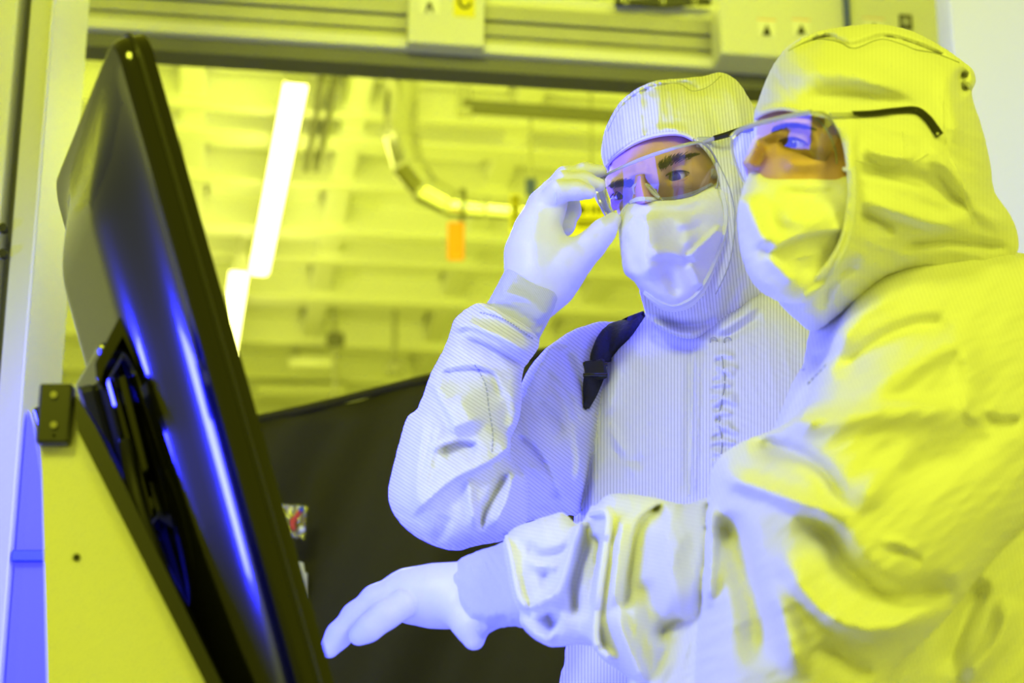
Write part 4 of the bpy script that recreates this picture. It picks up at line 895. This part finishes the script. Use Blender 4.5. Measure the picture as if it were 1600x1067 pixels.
suit2 = sculpt('coverall', [
  dict(poly=[(1400,385),(1330,440),(1285,480),(1266,518),(1256,570),(1238,600),(1205,680),(1150,780),(1035,960),(1010,1200),(1760,1200),(1760,440),(1620,400),(1520,385)],
   Y=[(1300,500,1.67),(1600,450,1.76),(1200,800,1.68),(1100,1150,1.66),(1650,1100,1.74)], h=.13, n=2.0, dir=80, mm=M2, wr=[(.005,90,-60,71,2.4),(.002,34,-40,72)],
   folds=[([(1540,900),(1500,980),(1480,1060)],-.012,16,16,.2),([(1580,930),(1560,1000),(1500,1067)],.010,16,16,.2),([(1262,560),(1290,560),(1330,540)],-.003,9,9,.3)]),
  dict(poly=[(1660,430),(1590,400),(1500,382),(1430,380),(1370,410),(1315,500),(1275,590),(1248,655),(1205,672),(1168,686),(1138,703),(1118,722),(1108,750),(1108,800),(1106,860),(1100,930),(1092,985),(1088,1060),(1088,1190),(1390,1190),(1384,1067),(1440,1005),(1490,952),(1560,860),(1660,740)],
   Y=[(1430,400,1.66),(1600,420,1.70),(1300,560,1.60),(1150,720,1.58),(1120,1000,1.56),(1350,1060,1.52),(1550,850,1.60),(1350,800,1.53)], h=.105, n=1.8, dir=70, mm=M2, k=.006, wr=[(.004,110,-35,73,2.4),(.0015,40,-30,74)],
   folds=[([(1165,700),(1220,700),(1285,735),(1325,800)],-.012,12,16,.2),([(1118,740),(1180,760),(1250,785),(1330,812)],.012,16,14,.2),([(1205,665),(1300,655),(1400,640),(1520,640)],.012,14,26,.2),([(1330,700),(1420,730),(1520,690),(1560,640)],-.010,30,30,.3),
     ([(1235,810),(1290,838),(1325,890),(1400,935),(1500,905)],-.018,20,22,.2),([(1215,835),(1240,895),(1275,945),(1325,975),(1390,978),(1490,925)],.012,22,20,.25),([(1135,790),(1160,880),(1180,960),(1185,1050)],-.014,20,22,.2),([(1112,780),(1112,870),(1104,960)],.006,10,14,.2),([(1210,900),(1230,980),(1250,1067)],.010,22,18,.3),([(1280,1000),(1330,1040),(1370,1060)],-.007,14,14,.3),
     ([(1300,590),(1370,535),(1440,508),(1500,512)],-.010,14,18,.2),([(1290,560),(1350,490),(1420,450)],.006,20,16,.3),([(1330,640),(1400,590),(1500,540),(1520,640)],.008,24,20,.3),([(1525,640),(1560,660),(1600,655)],-.010,8,12,.3),([(1500,600),(1520,650),(1560,640)],.006,10,10,.3),([(1370,850),(1400,845),(1440,870)],.004,7,9,.3),([(1385,862),(1420,865),(1445,890)],-.004,7,7,.3),([(1330,800),(1380,740),(1440,700)],.008,18,22,.3)]),
  dict(poly=[(1150,765),(1104,777),(1068,788),(1036,780),(990,773),(955,772),(938,782),(928,800),(915,850),(905,930),(905,990),(926,1002),(942,1026),(970,1050),(1006,1078),(1030,1120),(1052,1120),(1053,978),(1082,987),(1101,968),(1125,900),(1150,860)],
   Y=[(1130,800,1.62),(950,790,1.68),(940,1000,1.66),(1050,1060,1.62)], h=.070, n=2.2, dir=12, mm=M2, k=.003, wr=[(.003,60,80,75,2.2)],
   folds=[([(922,803),(950,803),(946,857),(936,928),(931,1000),(965,1040)],.009,6,9,.08),([(936,830),(926,880),(915,930),(925,975)],-.013,12,12,.15),([(1040,786),(1000,816),(986,875),(975,958)],-.009,22,4,.12),([(975,795),(965,870),(955,960)],.006,9,9,.2),
     ([(960,950),(984,1015),(1010,1075)],.008,10,12,.2),([(1000,900),(1020,960),(1045,1010)],-.008,18,16,.25),([(1060,800),(1050,880),(1075,960)],.004,24,24,.3),([(1106,780),(1108,860),(1104,950)],-.008,8,6,.1)]),
  dict(poly=[(930,790),(905,820),(880,801),(856,806),(820,818),(798,829),(788,845),(789,872),(796,910),(804,945),(815,975),(838,998),(866,1011),(900,1006),(935,1000),(940,900)],
   Y=[(800,850,1.72),(930,820,1.695),(930,980,1.685),(830,980,1.71)], h=.050, n=2.2, dir=10, mm=.0006, k=.003, wr=[(.003,44,70,76,2.0)],
   folds=[([(790,836),(799,870),(812,935),(828,949)],.006,8,7,.1),([(908,816),(893,860),(873,922),(828,949)],.009,6,6,.1),([(850,955),(860,972),(872,980)],-.013,12,12,.3),([(822,838),(838,868),(880,862),(900,835)],-.006,8,10,.25),([(818,872),(850,885),(880,878)],.004,8,8,.3),([(860,885),(850,900),(858,925)],-.005,9,9,.3),([(925,810),(912,860),(897,920),(900,970)],-.012,9,8,.15),([(812,960),(835,990),(870,1004)],.005,8,8,.2)])],
  M['suit2'], p2, step=3.4, dstep=.0052, mm=M2, smooth_it=2)
sculpt('knit_cuff', [dict(poly=[(800,845),(770,854),(744,862),(716,876),(704,900),(700,928),(706,958),(720,980),(728,1000),(740,1013),(755,1005),(766,988),(800,978),(822,978),(835,930),(825,870)],
   Y=[(710,880,1.75),(820,860,1.73),(740,1000,1.74),(820,970,1.72)], h=.034, n=2.0, dir=10, mm=.0006, wr=(.0015,30,80,77), folds=[([(712,890),(706,930),(716,970)],.002,5,8,.1),([(735,960),(760,975),(800,965)],-.004,8,8,.3)])], M['knit'], p2, step=2.4, dstep=.0035, mm=.0006)
fs2 = surf([suit2])
seam('cuff_hem', fs2, [(791,836),(799,870),(811,930),(828,949),(850,938),(873,922),(893,862),(907,818)], suit2, 'suit2', .0022, 0)
seam('cuff_hem', fs2, [(924,803),(950,804),(946,857),(936,928),(931,1000),(950,1026)], suit2, 'suit2', .0032, 0)
stitches('chest_stitching', fs2, [(1262,600),(1282,580),(1295,565)], suit2, r=.0010, step=9, ln=5)
capsules('glove', [
  dict(pts=[(745,928,1.75,.029),(712,930,1.752,.0275),(672,931,1.755,.0265),(635,930,1.757,.0215),(605,936,1.758,.0165)], root=True, k=.012),
  dict(pts=[(700,945,1.77,.020),(650,940,1.785,.019),(612,942,1.79,.015)], root=True, k=.012),
  dict(pts=[(622,925,1.752,.0165),(588,938,1.750,.0130),(556,963,1.748,.0115),(530,992,1.746,.0105),(515,1013,1.745,.0088)]),
  dict(pts=[(628,945,1.735,.0140),(600,962,1.730,.0120),(576,982,1.728,.0105),(560,993,1.728,.0088)]),
  dict(pts=[(622,930,1.775,.0140),(588,945,1.778,.0115),(556,968,1.780,.0105),(536,990,1.782,.0090)]),
  dict(pts=[(625,945,1.792,.0125),(598,958,1.797,.0105),(575,978,1.800,.0085)]),
  dict(pts=[(715,950,1.735,.018),(735,978,1.728,.0135),(741,1000,1.728,.0090)], root=True, k=.01)],
  M['glove'], p2, k=.009, kk=.0010, res=.0016)
wcaps('trousers', [[(.42,1.72,.84,.15),(.34,1.70,.68,.12),(.30,1.68,.45,.085),(.28,1.66,.12,.065)],[(.42,1.72,.84,.15),(.52,1.70,.68,.12),(.54,1.70,.45,.085),(.55,1.70,.12,.065)]], 'suit2', p2)
for x, y in ((.28,1.63),(.55,1.67)):
    wcaps('overboot', [[(x,y+.04,.12,.055),(x,y+.04,.055,.05),(x-.05,y-.08,.045,.042)]], 'boot', p2, .006, .02)

def gY2(x, y): return 1.497 + .00039*max(0,1285-x) + .05*max(0,(x-1270)/50)**1.5 + .00040*(y-213)
out2 = [(1147,210),(1160,202),(1190,194),(1230,184),(1265,176),(1290,178),(1306,200),(1318,232),(1316,250),(1290,258),(1262,266),(1230,270),(1205,262),(1188,252),(1176,262),(1172,285),(1162,282),(1150,255),(1144,230)]
g2 = goggles('clear wraparound goggles on the nearer person, bluish reflections over the eye', out2, gY2, None, W(1230,225,1.53), None)
bm = bmesh.new(); tube(bm, [W(x,y,gY2(x,y)-.003) for x,y in spline([(1144,214),(1158,202),(1190,192),(1230,182),(1268,175)], 6)], .0022, 8); frombm('top_bar', bm, M['rim'], g2, True)
bm = bmesh.new(); tube(bm, [W(x,y,gY2(x,y)-.004) for x,y in spline([(1172,250),(1172,262),(1184,268),(1194,280),(1201,288)], 6)], .0020, 8); frombm('nose_bridge', bm, M['rim'], g2, True)
sheet('side_shield', [(1266,176),(1290,200),(1304,230),(1308,256)], [(1300,176),(1320,200),(1330,226),(1328,252)], 1.53, 1.575, 'rim', g2)
for k in range(5):
    bm = bmesh.new(); tube(bm, [W(x+k*8, y-k*1, 1.545+k*.008) for x,y in spline([(1264,180),(1278,205),(1290,232),(1292,256)], 5)], .0012, 6); frombm('shield_ridge', bm, M['rim'], g2, True)
bm = bmesh.new(); tube(bm, [fh2(x,y,.003, 1.56) for x,y in [(1296,180),(1320,180),(1340,179)]], .0026, 8); frombm('temple_hinge', bm, M['rim'], g2, True)
bm = bmesh.new(); tp = spline([(1332,178),(1362,177),(1400,173),(1430,172),(1448,184),(1460,200),(1468,212)], 5)
tube(bm, [fh2(x,y,.0045,1.56) for x,y in tp], [.0026+.0016*(i/len(tp)) for i in range(len(tp))], 8); frombm('temple', bm, M['black'], g2, True)
bm = bmesh.new(); c = fh2(1465,209,.009); cyl(bm, c-Vector((0,.0005,0)), c+Vector((0,.0005,0)), .0013); frombm('temple_hole', bm, M['grey'], g2)

# bracket pieces on the mount, lying just off the monitor's back
fmo = surf([bpy.data.objects['back_shell']])
def bracket(name, pts, off, th, m):
    c = np.mean(np.array(pts, float), axis=0); q = fmo(c[0], c[1], off, 1.60); Yq = q.y
    bm = bmesh.new(); prism(bm, [W(x, y, Yq) for x, y in pts], (0, th, 0)); bmesh.ops.bevel(bm, geom=list(bm.edges), offset=.001, segments=1, affect='EDGES')
    return frombm(name, bm, M[m], mt)
bracket('corner_frame', [(148,566),(186,494),(200,506),(232,580),(222,590),(192,520),(160,578),(158,604),(150,592)], .045, .02, 'gloss')
bracket('corner_plate', [(161,576),(187,530),(193,552),(180,574),(170,590)], .035, .006, 'steel')
bracket('white_block', [(140,602),(152,588),(162,628),(146,640)], .03, .01, 'white')
bracket('long_rail', [(163,604),(178,594),(219,742),(203,756)], .045, .012, 'dark')
bracket('long_rail', [(183,590),(196,584),(232,730),(222,740)], .040, .012, 'gloss')
bracket('grey_latch', [(203,776),(240,746),(252,790),(224,832),(210,804)], .04, .012, 'grey')
for k in range(3): bracket('latch_slot', [(214+k*9,792-k*7),(219+k*9,788-k*7),(224+k*9,806-k*7),(219+k*9,811-k*7)], .044, .003, 'black')
